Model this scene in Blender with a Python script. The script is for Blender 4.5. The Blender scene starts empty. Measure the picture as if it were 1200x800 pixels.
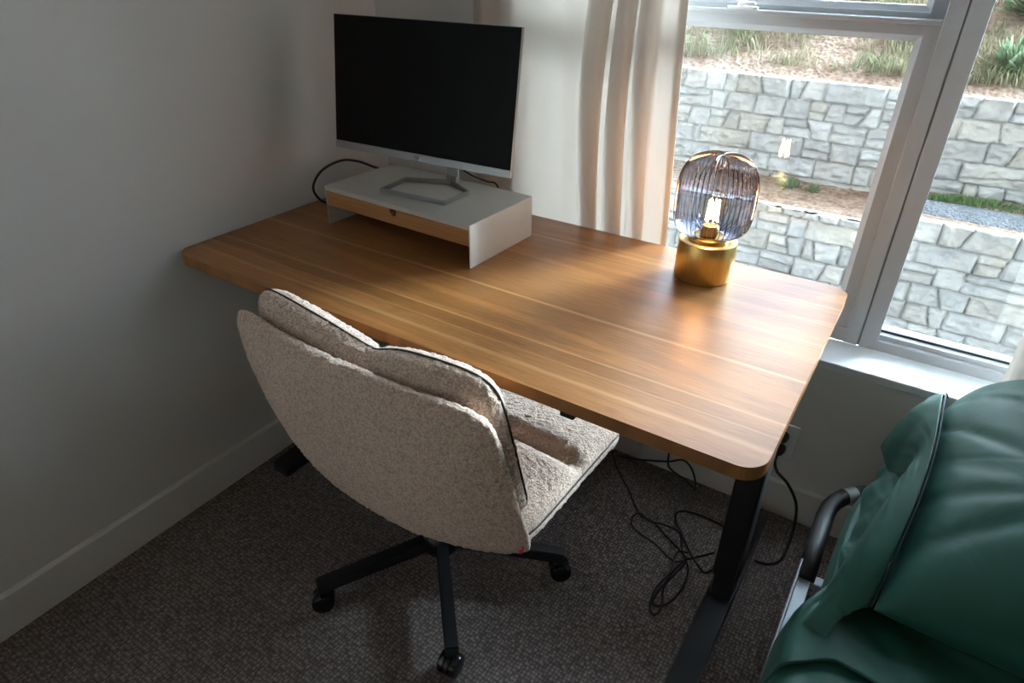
import bpy, bmesh, math, random
import numpy as np
from mathutils import Vector, Matrix, noise, Euler
PI = math.pi
random.seed(7)
scene = bpy.context.scene
COL = scene.collection

# ------------------------------------------------------------------ helpers
def tag(o, label=None, cat=None, group=None, kind=None):
    if label: o['label'] = label
    if cat: o['category'] = cat
    if group: o['group'] = group
    if kind: o['kind'] = kind
    return o

def thing(name, label, cat, loc=(0, 0, 0), rotz=0.0, group=None):
    o = bpy.data.objects.new(name, None)
    COL.objects.link(o)
    o.location = loc
    o.rotation_euler = (0, 0, rotz)
    o.empty_display_size = 0.05
    return tag(o, label, cat, group)

def link(name, me, mat, parent=None, smooth=False):
    o = bpy.data.objects.new(name, me)
    COL.objects.link(o)
    if mat is not None:
        me.materials.append(mat)
    if smooth:
        me.polygons.foreach_set('use_smooth', [True] * len(me.polygons))
    if parent: o.parent = parent
    return o

def obj(name, bm, mat, parent=None, smooth=False, auto=None):
    me = bpy.data.meshes.new(name)
    bm.normal_update()
    bm.to_mesh(me); bm.free()
    o = link(name, me, mat, parent, smooth or auto is not None)
    if auto is not None:
        sharp_by_angle(me, auto)
    return o

def sharp_by_angle(me, deg):
    bm = bmesh.new(); bm.from_mesh(me)
    lim = math.radians(deg)
    for e in bm.edges:
        e.smooth = not (len(e.link_faces) == 2 and e.calc_face_angle(0) > lim)
    bm.to_mesh(me); bm.free()

def add_box(bm, a, b, bevel=0.0, seg=2):
    a = Vector(a); b = Vector(b)
    r = bmesh.ops.create_cube(bm, size=1.0)
    vs = r['verts']
    c = (a + b) / 2; s = b - a
    for v in vs:
        v.co = Vector((v.co.x * s.x, v.co.y * s.y, v.co.z * s.z)) + c
    if bevel > 0:
        es = list({e for v in vs for e in v.link_edges})
        bmesh.ops.bevel(bm, geom=es, offset=bevel, segments=seg, profile=0.5, affect='EDGES', clamp_overlap=True)
    return bm

def box(a, b, bevel=0.0, seg=2):
    bm = bmesh.new(); add_box(bm, a, b, bevel, seg); return bm

def cat_rom(pts, n=10, closed=False):
    P = [Vector(p) for p in pts]
    out = []
    m = len(P)
    rng = m if closed else m - 1
    for i in range(rng):
        if closed:
            p0, p1, p2, p3 = P[(i - 1) % m], P[i], P[(i + 1) % m], P[(i + 2) % m]
        else:
            p0 = P[max(i - 1, 0)]; p1 = P[i]; p2 = P[i + 1]; p3 = P[min(i + 2, m - 1)]
        for k in range(n):
            t = k / n
            out.append(0.5 * ((2 * p1) + (p2 - p0) * t + (2 * p0 - 5 * p1 + 4 * p2 - p3) * t * t + (3 * p1 - p0 - 3 * p2 + p3) * t ** 3))
    if not closed: out.append(P[-1])
    return out

def add_tube(bm, pts, r, seg=10, closed=False, caps=True, flat=1.0):
    P = [Vector(p) for p in pts]
    n = len(P)
    rad = r if callable(r) else (lambda t: r)
    T = []
    for i in range(n):
        if closed: d = P[(i + 1) % n] - P[(i - 1) % n]
        else: d = P[min(i + 1, n - 1)] - P[max(i - 1, 0)]
        T.append(d.normalized() if d.length > 1e-9 else Vector((0, 0, 1)))
    up = Vector((0, 0, 1)) if abs(T[0].z) < 0.9 else Vector((0, 1, 0))
    N = (up - T[0] * up.dot(T[0])).normalized()
    rings = []
    for i in range(n):
        if i: 
            N = (N - T[i] * N.dot(T[i]))
            N = N.normalized() if N.length > 1e-6 else T[i].orthogonal().normalized()
        B = T[i].cross(N)
        rr = rad(i / max(n - 1, 1))
        ring = [bm.verts.new(P[i] + (N * math.cos(a) * flat + B * math.sin(a)) * rr) for a in [2 * PI * k / seg for k in range(seg)]]
        rings.append(ring)
    m = n if closed else n - 1
    for i in range(m):
        A = rings[i]; Bq = rings[(i + 1) % n]
        for k in range(seg):
            bm.faces.new((A[k], A[(k + 1) % seg], Bq[(k + 1) % seg], Bq[k]))
    if not closed and caps:
        bm.faces.new(list(reversed(rings[0]))); bm.faces.new(rings[-1])
    return bm

def tube(pts, r, seg=10, smooth_n=0, closed=False, flat=1.0):
    bm = bmesh.new()
    if smooth_n: pts = cat_rom(pts, smooth_n, closed)
    add_tube(bm, pts, r, seg, closed, flat=flat)
    return bm

def add_lathe(bm, prof, seg=48, center=(0, 0, 0), axis='Z', radial=None):
    """prof: list of (r, h). radial(angle, idx)->radius factor"""
    rings = []
    c = Vector(center)
    for i, (r, h) in enumerate(prof):
        if r < 1e-6:
            p = Vector((0, 0, h))
            if axis == 'Y': p = Vector((0, h, 0))
            if axis == 'X': p = Vector((h, 0, 0))
            rings.append([bm.verts.new(c + p)])
            continue
        ring = []
        for k in range(seg):
            a = 2 * PI * k / seg
            rr = r * (radial(a, i) if radial else 1)
            x, y = rr * math.cos(a), rr * math.sin(a)
            p = Vector((x, y, h))
            if axis == 'Y': p = Vector((x, h, -y))
            if axis == 'X': p = Vector((h, x, y))
            ring.append(bm.verts.new(c + p))
        rings.append(ring)
    for i in range(len(rings) - 1):
        A, B = rings[i], rings[i + 1]
        if len(A) == 1 and len(B) == 1: continue
        for k in range(seg):
            k2 = (k + 1) % seg
            if len(A) == 1: bm.faces.new((A[0], B[k2], B[k]))
            elif len(B) == 1: bm.faces.new((A[k], A[k2], B[0]))
            else: bm.faces.new((A[k], A[k2], B[k2], B[k]))
    return bm

def lathe(prof, seg=48, center=(0, 0, 0), axis='Z', radial=None):
    return add_lathe(bmesh.new(), prof, seg, center, axis, radial)

def add_prism(bm, outline, z0, z1, bevel=0.0, seg=2):
    """outline: list of (x,y) CCW, extruded z0..z1"""
    lo = [bm.verts.new((x, y, z0)) for x, y in outline]
    hi = [bm.verts.new((x, y, z1)) for x, y in outline]
    n = len(lo)
    fs = [bm.faces.new(list(reversed(lo))), bm.faces.new(hi)]
    for i in range(n):
        j = (i + 1) % n
        bm.faces.new((lo[i], lo[j], hi[j], hi[i]))
    if bevel > 0:
        es = list({e for f in fs for e in f.edges})
        bmesh.ops.bevel(bm, geom=es, offset=bevel, segments=seg, profile=0.5, affect='EDGES', clamp_overlap=True)
    return bm

def rrect(x0, y0, x1, y1, r, n=8):
    out = []
    for cx, cy, a0 in ((x1 - r, y0 + r, -PI / 2), (x1 - r, y1 - r, 0), (x0 + r, y1 - r, PI / 2), (x0 + r, y0 + r, PI)):
        for k in range(n + 1):
            a = a0 + PI / 2 * k / n
            out.append((cx + r * math.cos(a), cy + r * math.sin(a)))
    return out

def grid_mesh(name, P, wrap_u=False, faces_mask=None):
    """P: numpy array (nu, nv, 3)"""
    nu, nv = P.shape[:2]
    idx = np.arange(nu * nv).reshape(nu, nv)
    if wrap_u:
        idx = np.vstack([idx, idx[:1]])
    a = idx[:-1, :-1].ravel(); b = idx[1:, :-1].ravel(); c = idx[1:, 1:].ravel(); d = idx[:-1, 1:].ravel()
    F = np.stack([a, b, c, d], 1)
    me = bpy.data.meshes.new(name)
    me.vertices.add(nu * nv)
    me.vertices.foreach_set('co', P.reshape(-1).astype(np.float32))
    me.loops.add(F.size); me.loops.foreach_set('vertex_index', F.ravel().astype(np.int32))
    me.polygons.add(len(F))
    me.polygons.foreach_set('loop_start', np.arange(0, F.size, 4, dtype=np.int32))
    me.polygons.foreach_set('loop_total', np.full(len(F), 4, dtype=np.int32))
    me.update(calc_edges=True)
    me.validate()
    return me

def sstep(a, b, x):
    t = min(1, max(0, (x - a) / (b - a))); return t * t * (3 - 2 * t)

_rs = np.random.RandomState(3)
_tab = _rs.rand(256, 256)
def vnoise(x, y):
    xi = np.floor(x).astype(int); yi = np.floor(y).astype(int)
    fx = x - xi; fy = y - yi
    fx = fx * fx * (3 - 2 * fx); fy = fy * fy * (3 - 2 * fy)
    g = lambda i, j: _tab[i % 256, j % 256]
    return (g(xi, yi) * (1 - fx) + g(xi + 1, yi) * fx) * (1 - fy) + (g(xi, yi + 1) * (1 - fx) + g(xi + 1, yi + 1) * fx) * fy

def fbm(x, y, o=3):
    s = 0; a = 0.5
    for k in range(o):
        s = s + a * (vnoise(x * 2 ** k + 17 * k, y * 2 ** k + 31 * k) - 0.5); a *= 0.5
    return s

def solidify(o, t, offset=-1):
    m = o.modifiers.new('thick', 'SOLIDIFY'); m.thickness = t; m.offset = offset
    return m

# ------------------------------------------------------------------ materials
def new_mat(name):
    m = bpy.data.materials.new(name); m.use_nodes = True
    nt = m.node_tree; nt.nodes.clear()
    out = nt.nodes.new('ShaderNodeOutputMaterial')
    return m, nt, out

def N(nt, t, **kw):
    n = nt.nodes.new('ShaderNode' + t)
    for k, v in kw.items():
        if k.startswith('i_'):
            n.inputs[k[2:].replace('_', ' ')].default_value = v
        else: setattr(n, k, v)
    return n

def ramp(nt, fac, stops, interp='LINEAR'):
    r = nt.nodes.new('ShaderNodeValToRGB'); r.color_ramp.interpolation = interp
    e = r.color_ramp.elements
    while len(e) < len(stops): e.new(0.5)
    for el, (p, c) in zip(e, stops):
        el.position = p; el.color = (c[0], c[1], c[2], 1) if hasattr(c, '__len__') else (c, c, c, 1)
    nt.links.new(fac, r.inputs[0])
    return r

def texco(nt, scale=(1, 1, 1), rot=(0, 0, 0), kind='Object', loc=(0, 0, 0)):
    tc = N(nt, 'TexCoord'); mp = N(nt, 'Mapping')
    mp.inputs['Scale'].default_value = scale; mp.inputs['Rotation'].default_value = rot; mp.inputs['Location'].default_value = loc
    nt.links.new(tc.outputs[kind], mp.inputs[0])
    return mp.outputs[0]

def noise_n(nt, vec, scale, detail=3, rough=0.5, dist=0.0):
    n = N(nt, 'TexNoise'); n.inputs['Scale'].default_value = scale; n.inputs['Detail'].default_value = detail
    n.inputs['Roughness'].default_value = rough; n.inputs['Distortion'].default_value = dist
    if vec is not None: nt.links.new(vec, n.inputs['Vector'])
    return n

def bump(nt, h, strength=0.3, dist=0.01, normal=None):
    b = N(nt, 'Bump'); b.inputs['Strength'].default_value = strength; b.inputs['Distance'].default_value = dist
    nt.links.new(h, b.inputs['Height'])
    if normal is not None: nt.links.new(normal, b.inputs['Normal'])
    return b.outputs[0]

def simple(name, col, rough=0.5, metal=0.0, var=0.06, nscale=20, bstr=0.0, spec=0.5, coat=0.0, bscale=200, bdist=0.001):
    m, nt, out = new_mat(name)
    p = N(nt, 'BsdfPrincipled')
    p.inputs['Roughness'].default_value = rough; p.inputs['Metallic'].default_value = metal
    p.inputs['Specular IOR Level'].default_value = spec; p.inputs['Coat Weight'].default_value = coat
    v = texco(nt)
    n = noise_n(nt, v, nscale, 4)
    lo = tuple(c * (1 - var) for c in col); hi = tuple(min(1, c * (1 + var)) for c in col)
    r = ramp(nt, n.outputs[0], [(0.3, lo), (0.7, hi)])
    nt.links.new(r.outputs[0], p.inputs['Base Color'])
    if bstr > 0:
        n2 = noise_n(nt, v, bscale, 3)
        nt.links.new(bump(nt, n2.outputs[0], bstr, bdist), p.inputs['Normal'])
    nt.links.new(p.outputs[0], out.inputs[0])
    return m

M = {}
SKY = 1.0
M['wall'] = simple('wall_paint', (0.68, 0.67, 0.65), 0.75, var=0.02, nscale=3, bstr=0.25, bscale=160, bdist=0.001, spec=0.25)
M['bounce_wall'] = simple('taupe_bounce_paint', (0.34, 0.26, 0.20), 0.8, var=0.02)  # brown given to the unseen walls for dimmer, warmer bounce light
M['trim'] = simple('trim_paint', (0.68, 0.66, 0.63), 0.45, var=0.02, spec=0.4)
M['ceiling'] = simple('ceiling_paint', (0.75, 0.74, 0.72), 0.9, var=0.02)
M['vinyl'] = simple('window_vinyl', (0.46, 0.47, 0.485), 0.42, var=0.02, spec=0.4)
M['sill'] = simple('sill_paint', (0.72, 0.73, 0.74), 0.4, var=0.03, nscale=8)
M['seam'] = simple('seam_grey', (0.16, 0.17, 0.19), 0.6)
M['gasket'] = simple('gasket_rubber', (0.02, 0.035, 0.04), 0.5)
M['black_metal'] = simple('black_powder_coat', (0.012, 0.013, 0.015), 0.38, var=0.1, spec=0.5, bstr=0.05, bscale=900)
M['black_plastic'] = simple('black_plastic', (0.010, 0.010, 0.011), 0.32, var=0.1)
M['black_gloss'] = simple('black_gloss', (0.008, 0.008, 0.009), 0.18)
M['cable'] = simple('cable_rubber', (0.008, 0.008, 0.009), 0.45)
M['grip'] = simple('grip_foam', (0.010, 0.010, 0.011), 0.55, bstr=0.1, bscale=300)
M['rail_grey'] = simple('grey_painted_steel', (0.30, 0.34, 0.37), 0.45, metal=0.2)
M['silver'] = simple('silver_plastic', (0.42, 0.43, 0.43), 0.33, metal=0.7, var=0.03)
M['stand_metal'] = simple('stand_metal', (0.38, 0.39, 0.39), 0.34, metal=0.8, var=0.03)
M['monitor_back'] = simple('monitor_back', (0.30, 0.30, 0.30), 0.5)
M['screen'] = simple('screen_off', (0.0045, 0.0045, 0.005), 0.38, var=0.02, spec=0.12)
M['riser'] = simple('riser_white_steel', (0.56, 0.54, 0.50), 0.42, var=0.02, spec=0.4)
M['piping'] = simple('piping_dark_taupe', (0.060, 0.045, 0.034), 0.8)
M['red_tag'] = simple('red_tag', (0.45, 0.03, 0.03), 0.7)
M['white_plastic'] = simple('white_plastic', (0.82, 0.83, 0.83), 0.35, var=0.02)
M['steel'] = simple('connector_steel', (0.6, 0.6, 0.6), 0.25, metal=1.0)
M['dark_hole'] = simple('dark_recess', (0.01, 0.008, 0.007), 0.8)
M['logo'] = simple('logo_dark', (0.12, 0.12, 0.12), 0.4)

def mat_wood():
    m, nt, out = new_mat('oak_laminate')
    p = N(nt, 'BsdfPrincipled')
    # broad plank tone
    v1 = texco(nt, (0.5, 6.0, 1.0))
    n1 = noise_n(nt, v1, 2.2, 4, 0.55, 0.3)
    v2 = texco(nt, (1.1, 95.0, 1.0))
    n2 = noise_n(nt, v2, 2.5, 5, 0.6, 0.2)
    v3 = texco(nt, (14.0, 520.0, 1.0))
    n3 = noise_n(nt, v3, 1.5, 2, 0.5)
    # cathedral figure
    v4 = texco(nt, (0.55, 5.5, 1.0), loc=(0.3, 0.7, 0))
    d4 = noise_n(nt, v4, 1.4, 2, 0.4, 0.9)
    w = N(nt, 'Math', operation='MULTIPLY'); w.inputs[1].default_value = 26.0
    nt.links.new(d4.outputs[0], w.inputs[0])
    s = N(nt, 'Math', operation='SINE'); nt.links.new(w.outputs[0], s.inputs[0])
    base = ramp(nt, n1.outputs[0], [(0.25, (0.31, 0.120, 0.033)), (0.5, (0.37, 0.152, 0.043)), (0.75, (0.425, 0.182, 0.057))])
    fine = ramp(nt, n2.outputs[0], [(0.28, 0.80), (0.5, 1.0), (0.75, 1.08)])
    pore = ramp(nt, n3.outputs[0], [(0.32, 0.70), (0.55, 1.04)])
    fig = ramp(nt, s.outputs[0], [(0.0, 0.84), (0.5, 1.0), (1.0, 1.05)])
    def mul(a, b):
        mx = N(nt, 'MixRGB', blend_type='MULTIPLY'); mx.inputs[0].default_value = 1
        nt.links.new(a, mx.inputs[1]); nt.links.new(b, mx.inputs[2]); return mx.outputs[0]
    c = mul(mul(mul(base.outputs[0], fine.outputs[0]), pore.outputs[0]), fig.outputs[0])
    # pale sap streaks, thin lines along the grain
    tc = N(nt, 'TexCoord'); sp = N(nt, 'SeparateXYZ'); nt.links.new(tc.outputs['Object'], sp.inputs[0])
    nw = noise_n(nt, texco(nt, (0.8, 0.8, 0.8)), 1.0, 1)
    wob = N(nt, 'Math', operation='MULTIPLY_ADD'); wob.inputs[1].default_value = 0.03; nt.links.new(nw.outputs[0], wob.inputs[0]); nt.links.new(sp.outputs['Y'], wob.inputs[2])
    streak = None
    for yc, wd, st in ((-0.482, 0.006, 1.0), (-0.625, 0.004, 0.8), (-0.705, 0.008, 0.6), (-0.165, 0.005, 0.6), (-0.335, 0.004, 0.35), (-0.665, 0.003, 0.5)):
        d = N(nt, 'Math', operation='SUBTRACT'); d.inputs[1].default_value = yc; nt.links.new(wob.outputs[0], d.inputs[0])
        ab = N(nt, 'Math', operation='ABSOLUTE'); nt.links.new(d.outputs[0], ab.inputs[0])
        mr = N(nt, 'MapRange'); mr.inputs['From Min'].default_value = 0; mr.inputs['From Max'].default_value = wd
        mr.inputs['To Min'].default_value = st; mr.inputs['To Max'].default_value = 0; nt.links.new(ab.outputs[0], mr.inputs['Value'])
        if streak is None: streak = mr.outputs[0]
        else:
            a = N(nt, 'Math', operation='MAXIMUM'); nt.links.new(streak, a.inputs[0]); nt.links.new(mr.outputs[0], a.inputs[1]); streak = a.outputs[0]
    sm = N(nt, 'Math', operation='MULTIPLY'); sm.inputs[1].default_value = 0.55; nt.links.new(streak, sm.inputs[0])
    mx = N(nt, 'MixRGB'); nt.links.new(sm.outputs[0], mx.inputs[0]); nt.links.new(c, mx.inputs[1]); mx.inputs[2].default_value = (0.68, 0.40, 0.18, 1)
    nt.links.new(mx.outputs[0], p.inputs['Base Color'])
    rr = ramp(nt, n2.outputs[0], [(0.3, 0.40), (0.7, 0.32)])
    nt.links.new(rr.outputs[0], p.inputs['Roughness'])
    p.inputs['Specular IOR Level'].default_value = 0.5
    nt.links.new(bump(nt, n3.outputs[0], 0.12, 0.0006), p.inputs['Normal'])
    nt.links.new(p.outputs[0], out.inputs[0])
    return m
M['wood'] = mat_wood()

def mat_bamboo():
    m, nt, out = new_mat('bamboo')
    p = N(nt, 'BsdfPrincipled')
    n = noise_n(nt, texco(nt, (4, 60, 160)), 1.5, 4, 0.6)
    r = ramp(nt, n.outputs[0], [(0.3, (0.38, 0.17, 0.055)), (0.7, (0.52, 0.26, 0.10))])
    nt.links.new(r.outputs[0], p.inputs['Base Color']); p.inputs['Roughness'].default_value = 0.45
    nt.links.new(p.outputs[0], out.inputs[0]); return m
M['bamboo'] = mat_bamboo()

def mat_carpet():
    m, nt, out = new_mat('carpet_loop')
    p = N(nt, 'BsdfPrincipled'); p.inputs['Roughness'].default_value = 0.95; p.inputs['Specular IOR Level'].default_value = 0.1
    v = texco(nt, (1, 1, 1))
    vd = noise_n(nt, v, 60, 2); 
    mixv = N(nt, 'MixRGB', blend_type='ADD'); mixv.inputs[0].default_value = 0.004
    nt.links.new(v, mixv.inputs[1]); nt.links.new(vd.outputs['Color'], mixv.inputs[2])
    mp = N(nt, 'Mapping'); mp.inputs['Scale'].default_value = (122, 104, 1); nt.links.new(mixv.outputs[0], mp.inputs[0])
    vo = N(nt, 'TexVoronoi'); vo.inputs['Scale'].default_value = 1.0; vo.inputs['Randomness'].default_value = 0.42; nt.links.new(mp.outputs[0], vo.inputs['Vector'])
    fib = noise_n(nt, v, 420, 3, 0.7)
    blo = noise_n(nt, v, 2.0, 3)
    h = N(nt, 'Math', operation='MULTIPLY_ADD'); nt.links.new(fib.outputs[0], h.inputs[0]); h.inputs[1].default_value = 0.55
    inv = N(nt, 'Math', operation='SUBTRACT'); inv.inputs[0].default_value = 1.0; nt.links.new(vo.outputs['Distance'], inv.inputs[1]); nt.links.new(inv.outputs[0], h.inputs[2])
    c = ramp(nt, h.outputs[0], [(0.30, (0.055, 0.043, 0.038)), (0.85, (0.155, 0.124, 0.111)), (1.05 if False else 1.0, (0.25, 0.215, 0.205))])
    # individual tuft tone
    t = ramp(nt, vo.outputs['Color'], [(0.0, 0.72), (1.0, 1.22)])
    mu = N(nt, 'MixRGB', blend_type='MULTIPLY'); mu.inputs[0].default_value = 1; nt.links.new(c.outputs[0], mu.inputs[1]); nt.links.new(t.outputs[0], mu.inputs[2])
    bl = ramp(nt, blo.outputs[0], [(0.3, 0.86), (0.7, 1.1)])
    mu2 = N(nt, 'MixRGB', blend_type='MULTIPLY'); mu2.inputs[0].default_value = 1; nt.links.new(mu.outputs[0], mu2.inputs[1]); nt.links.new(bl.outputs[0], mu2.inputs[2])
    nt.links.new(mu2.outputs[0], p.inputs['Base Color'])
    nt.links.new(bump(nt, h.outputs[0], 0.55, 0.0035), p.inputs['Normal'])
    nt.links.new(p.outputs[0], out.inputs[0]); return m
M['carpet'] = mat_carpet()

def mat_boucle():
    m, nt, out = new_mat('boucle_cream')
    p = N(nt, 'BsdfPrincipled'); p.inputs['Roughness'].default_value = 0.95; p.inputs['Specular IOR Level'].default_value = 0.1
    p.inputs['Sheen Weight'].default_value = 0.25; p.inputs['Sheen Roughness'].default_value = 0.6
    v = texco(nt)
    vo = N(nt, 'TexVoronoi'); vo.inputs['Scale'].default_value = 210; nt.links.new(v, vo.inputs['Vector'])
    n = noise_n(nt, v, 120, 4, 0.7, 1.0)
    h = N(nt, 'Math', operation='SUBTRACT'); nt.links.new(n.outputs[0], h.inputs[0]); 
    sc = N(nt, 'Math', operation='MULTIPLY'); sc.inputs[1].default_value = 0.5; nt.links.new(vo.outputs['Distance'], sc.inputs[0]); nt.links.new(sc.outputs[0], h.inputs[1])
    c = ramp(nt, h.outputs[0], [(0.05, (0.46, 0.32, 0.24)), (0.42, (0.74, 0.56, 0.445))])
    nt.links.new(c.outputs[0], p.inputs['Base Color'])
    nt.links.new(bump(nt, h.outputs[0], 0.8, 0.004), p.inputs['Normal'])
    nt.links.new(p.outputs[0], out.inputs[0]); return m
M['boucle'] = mat_boucle()

def mat_curtain():
    m, nt, out = new_mat('sheer_linen')
    v = texco(nt, (1, 1, 1))
    a = noise_n(nt, texco(nt, (700, 700, 25)), 1, 3, 0.7); b = noise_n(nt, texco(nt, (25, 25, 700)), 1, 3, 0.7)
    ad = N(nt, 'Math', operation='ADD'); nt.links.new(a.outputs[0], ad.inputs[0]); nt.links.new(b.outputs[0], ad.inputs[1])
    c = ramp(nt, ad.outputs[0], [(0.35, (0.60, 0.53, 0.47)), (0.65, (0.78, 0.725, 0.67))])
    nt.nodes[-1] if False else None
    d = N(nt, 'BsdfDiffuse'); t = N(nt, 'BsdfTranslucent'); tr = N(nt, 'BsdfTransparent')
    nt.links.new(c.outputs[0], d.inputs[0]); nt.links.new(c.outputs[0], t.inputs[0])
    bn = bump(nt, ad.outputs[0], 0.25, 0.001)
    nt.links.new(bn, d.inputs['Normal'])
    m1 = N(nt, 'MixShader'); m1.inputs[0].default_value = 0.27; nt.links.new(d.outputs[0], m1.inputs[1]); nt.links.new(t.outputs[0], m1.inputs[2])
    m2 = N(nt, 'MixShader'); m2.inputs[0].default_value = 0.07; nt.links.new(m1.outputs[0], m2.inputs[1]); nt.links.new(tr.outputs[0], m2.inputs[2])
    nt.links.new(m2.outputs[0], out.inputs[0]); return m
M['curtain'] = mat_curtain()

def mat_green():
    m, nt, out = new_mat('green_microfibre')
    p = N(nt, 'BsdfPrincipled'); p.inputs['Roughness'].default_value = 0.52; p.inputs['Specular IOR Level'].default_value = 0.35
    p.inputs['Sheen Weight'].default_value = 0.04
    n = noise_n(nt, texco(nt), 5, 3)
    c = ramp(nt, n.outputs[0], [(0.3, (0.010, 0.070, 0.050)), (0.7, (0.014, 0.085, 0.061))])
    nt.links.new(c.outputs[0], p.inputs['Base Color'])
    w = noise_n(nt, texco(nt, (1, 1, 1)), 9, 3, 0.5, 1.2)
    wv = noise_n(nt, texco(nt, (1, 1, 1)), 900, 1)
    b1 = bump(nt, w.outputs[0], 0.22, 0.010)
    nt.links.new(bump(nt, wv.outputs[0], 0.06, 0.0005, b1), p.inputs['Normal'])
    nt.links.new(p.outputs[0], out.inputs[0]); return m
M['green'] = mat_green()
M['green_thread'] = simple('dark_green_thread', (0.006, 0.020, 0.022), 0.8)

def mat_glass(name='window_glass', tint=(0.93, 0.96, 0.95), ior=1.5):
    m, nt, out = new_mat(name)
    tr = N(nt, 'BsdfTransparent'); tr.inputs[0].default_value = (*tint, 1)
    gl = N(nt, 'BsdfGlossy'); gl.inputs['Roughness'].default_value = 0.0; gl.inputs[0].default_value = (1, 1, 1, 1)
    fr = N(nt, 'Fresnel'); fr.inputs[0].default_value = ior
    mx = N(nt, 'MixShader'); nt.links.new(fr.outputs[0], mx.inputs[0]); nt.links.new(tr.outputs[0], mx.inputs[1]); nt.links.new(gl.outputs[0], mx.inputs[2])
    nt.links.new(mx.outputs[0], out.inputs[0]); return m
M['glass'] = mat_glass()

def mat_smoke():
    m, nt, out = new_mat('smoked_ribbed_glass')
    lw = N(nt, 'LayerWeight'); lw.inputs[0].default_value = 0.5
    c = ramp(nt, lw.outputs['Facing'], [(0.0, (0.64, 0.65, 0.71)), (0.30, (0.50, 0.515, 0.59)), (0.55, (0.22, 0.23, 0.29)), (0.85, (0.07, 0.075, 0.10)), (1.0, (0.02, 0.02, 0.03))])
    tr = N(nt, 'BsdfTransparent'); nt.links.new(c.outputs[0], tr.inputs[0])
    gl = N(nt, 'BsdfGlossy'); gl.inputs['Roughness'].default_value = 0.07
    fr = N(nt, 'Fresnel'); fr.inputs[0].default_value = 1.22
    mx = N(nt, 'MixShader'); nt.links.new(fr.outputs[0], mx.inputs[0]); nt.links.new(tr.outputs[0], mx.inputs[1]); nt.links.new(gl.outputs[0], mx.inputs[2])
    nt.links.new(mx.outputs[0], out.inputs[0]); return m
M['smoke'] = mat_smoke()
M['bulb_glass'] = mat_glass('bulb_glass', (1.0, 0.93, 0.82), 1.03)

def mat_brass():
    m, nt, out = new_mat('brushed_brass')
    p = N(nt, 'BsdfPrincipled'); p.inputs['Metallic'].default_value = 1.0
    n = noise_n(nt, texco(nt, (60, 60, 2)), 6, 4, 0.6)
    c = ramp(nt, n.outputs[0], [(0.3, (0.68, 0.47, 0.15)), (0.7, (0.80, 0.59, 0.23))])
    nt.links.new(c.outputs[0], p.inputs['Base Color']); p.inputs['Roughness'].default_value = 0.30
    nt.links.new(bump(nt, n.outputs[0], 0.08, 0.0005), p.inputs['Normal'])
    nt.links.new(p.outputs[0], out.inputs[0]); return m
M['brass'] = mat_brass()

def mat_emit(name, col, strength):
    m, nt, out = new_mat(name)
    e = N(nt, 'Emission'); e.inputs[0].default_value = (*col, 1); e.inputs[1].default_value = strength
    nt.links.new(e.outputs[0], out.inputs[0]); return m
M['filament'] = mat_emit('filament', (1.0, 0.48, 0.18), 88.0)

def mat_stone():
    m, nt, out = new_mat('retaining_stone')
    p = N(nt, 'BsdfPrincipled'); p.inputs['Roughness'].default_value = 0.9; p.inputs['Specular IOR Level'].default_value = 0.15
    at = N(nt, 'Attribute', attribute_name='Col')
    v = texco(nt)
    n = noise_n(nt, v, 5, 6, 0.65, 0.6)
    r = ramp(nt, n.outputs[0], [(0.25, (0.72, 0.71, 0.70)), (0.5, (0.96, 0.96, 0.96)), (0.75, (1.12, 1.07, 0.98))])
    mu = N(nt, 'MixRGB', blend_type='MULTIPLY'); mu.inputs[0].default_value = 1
    nt.links.new(at.outputs['Color'], mu.inputs[1]); nt.links.new(r.outputs[0], mu.inputs[2])
    nt.links.new(mu.outputs[0], p.inputs['Base Color'])
    n2 = noise_n(nt, v, 22, 5, 0.65)
    nt.links.new(bump(nt, n2.outputs[0], 0.6, 0.02), p.inputs['Normal'])
    nt.links.new(p.outputs[0], out.inputs[0]); return m
M['stone'] = mat_stone()

def mat_dirt(name, stops, scale):
    m, nt, out = new_mat(name)
    p = N(nt, 'BsdfPrincipled'); p.inputs['Roughness'].default_value = 0.95; p.inputs['Specular IOR Level'].default_value = 0.1
    v = texco(nt)
    n = noise_n(nt, v, scale, 6, 0.75, 0.5)
    vo = N(nt, 'TexVoronoi'); vo.inputs['Scale'].default_value = scale * 6; nt.links.new(v, vo.inputs['Vector'])
    mx = N(nt, 'Math', operation='MULTIPLY_ADD'); nt.links.new(vo.outputs['Distance'], mx.inputs[0]); mx.inputs[1].default_value = 0.35; nt.links.new(n.outputs[0], mx.inputs[2])
    r = ramp(nt, mx.outputs[0], stops)
    nt.links.new(r.outputs[0], p.inputs['Base Color'])
    nt.links.new(bump(nt, mx.outputs[0], 0.9, 0.05), p.inputs['Normal'])
    nt.links.new(p.outputs[0], out.inputs[0]); return m
M['dirt'] = mat_dirt('dry_soil', [(0.35, (0.07, 0.043, 0.030)), (0.6, (0.165, 0.108, 0.078)), (0.85, (0.25, 0.19, 0.15))], 4)
M['gravel'] = mat_dirt('grey_gravel', [(0.3, (0.05, 0.053, 0.06)), (0.6, (0.11, 0.115, 0.125)), (0.9, (0.18, 0.185, 0.195))], 9)

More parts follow.
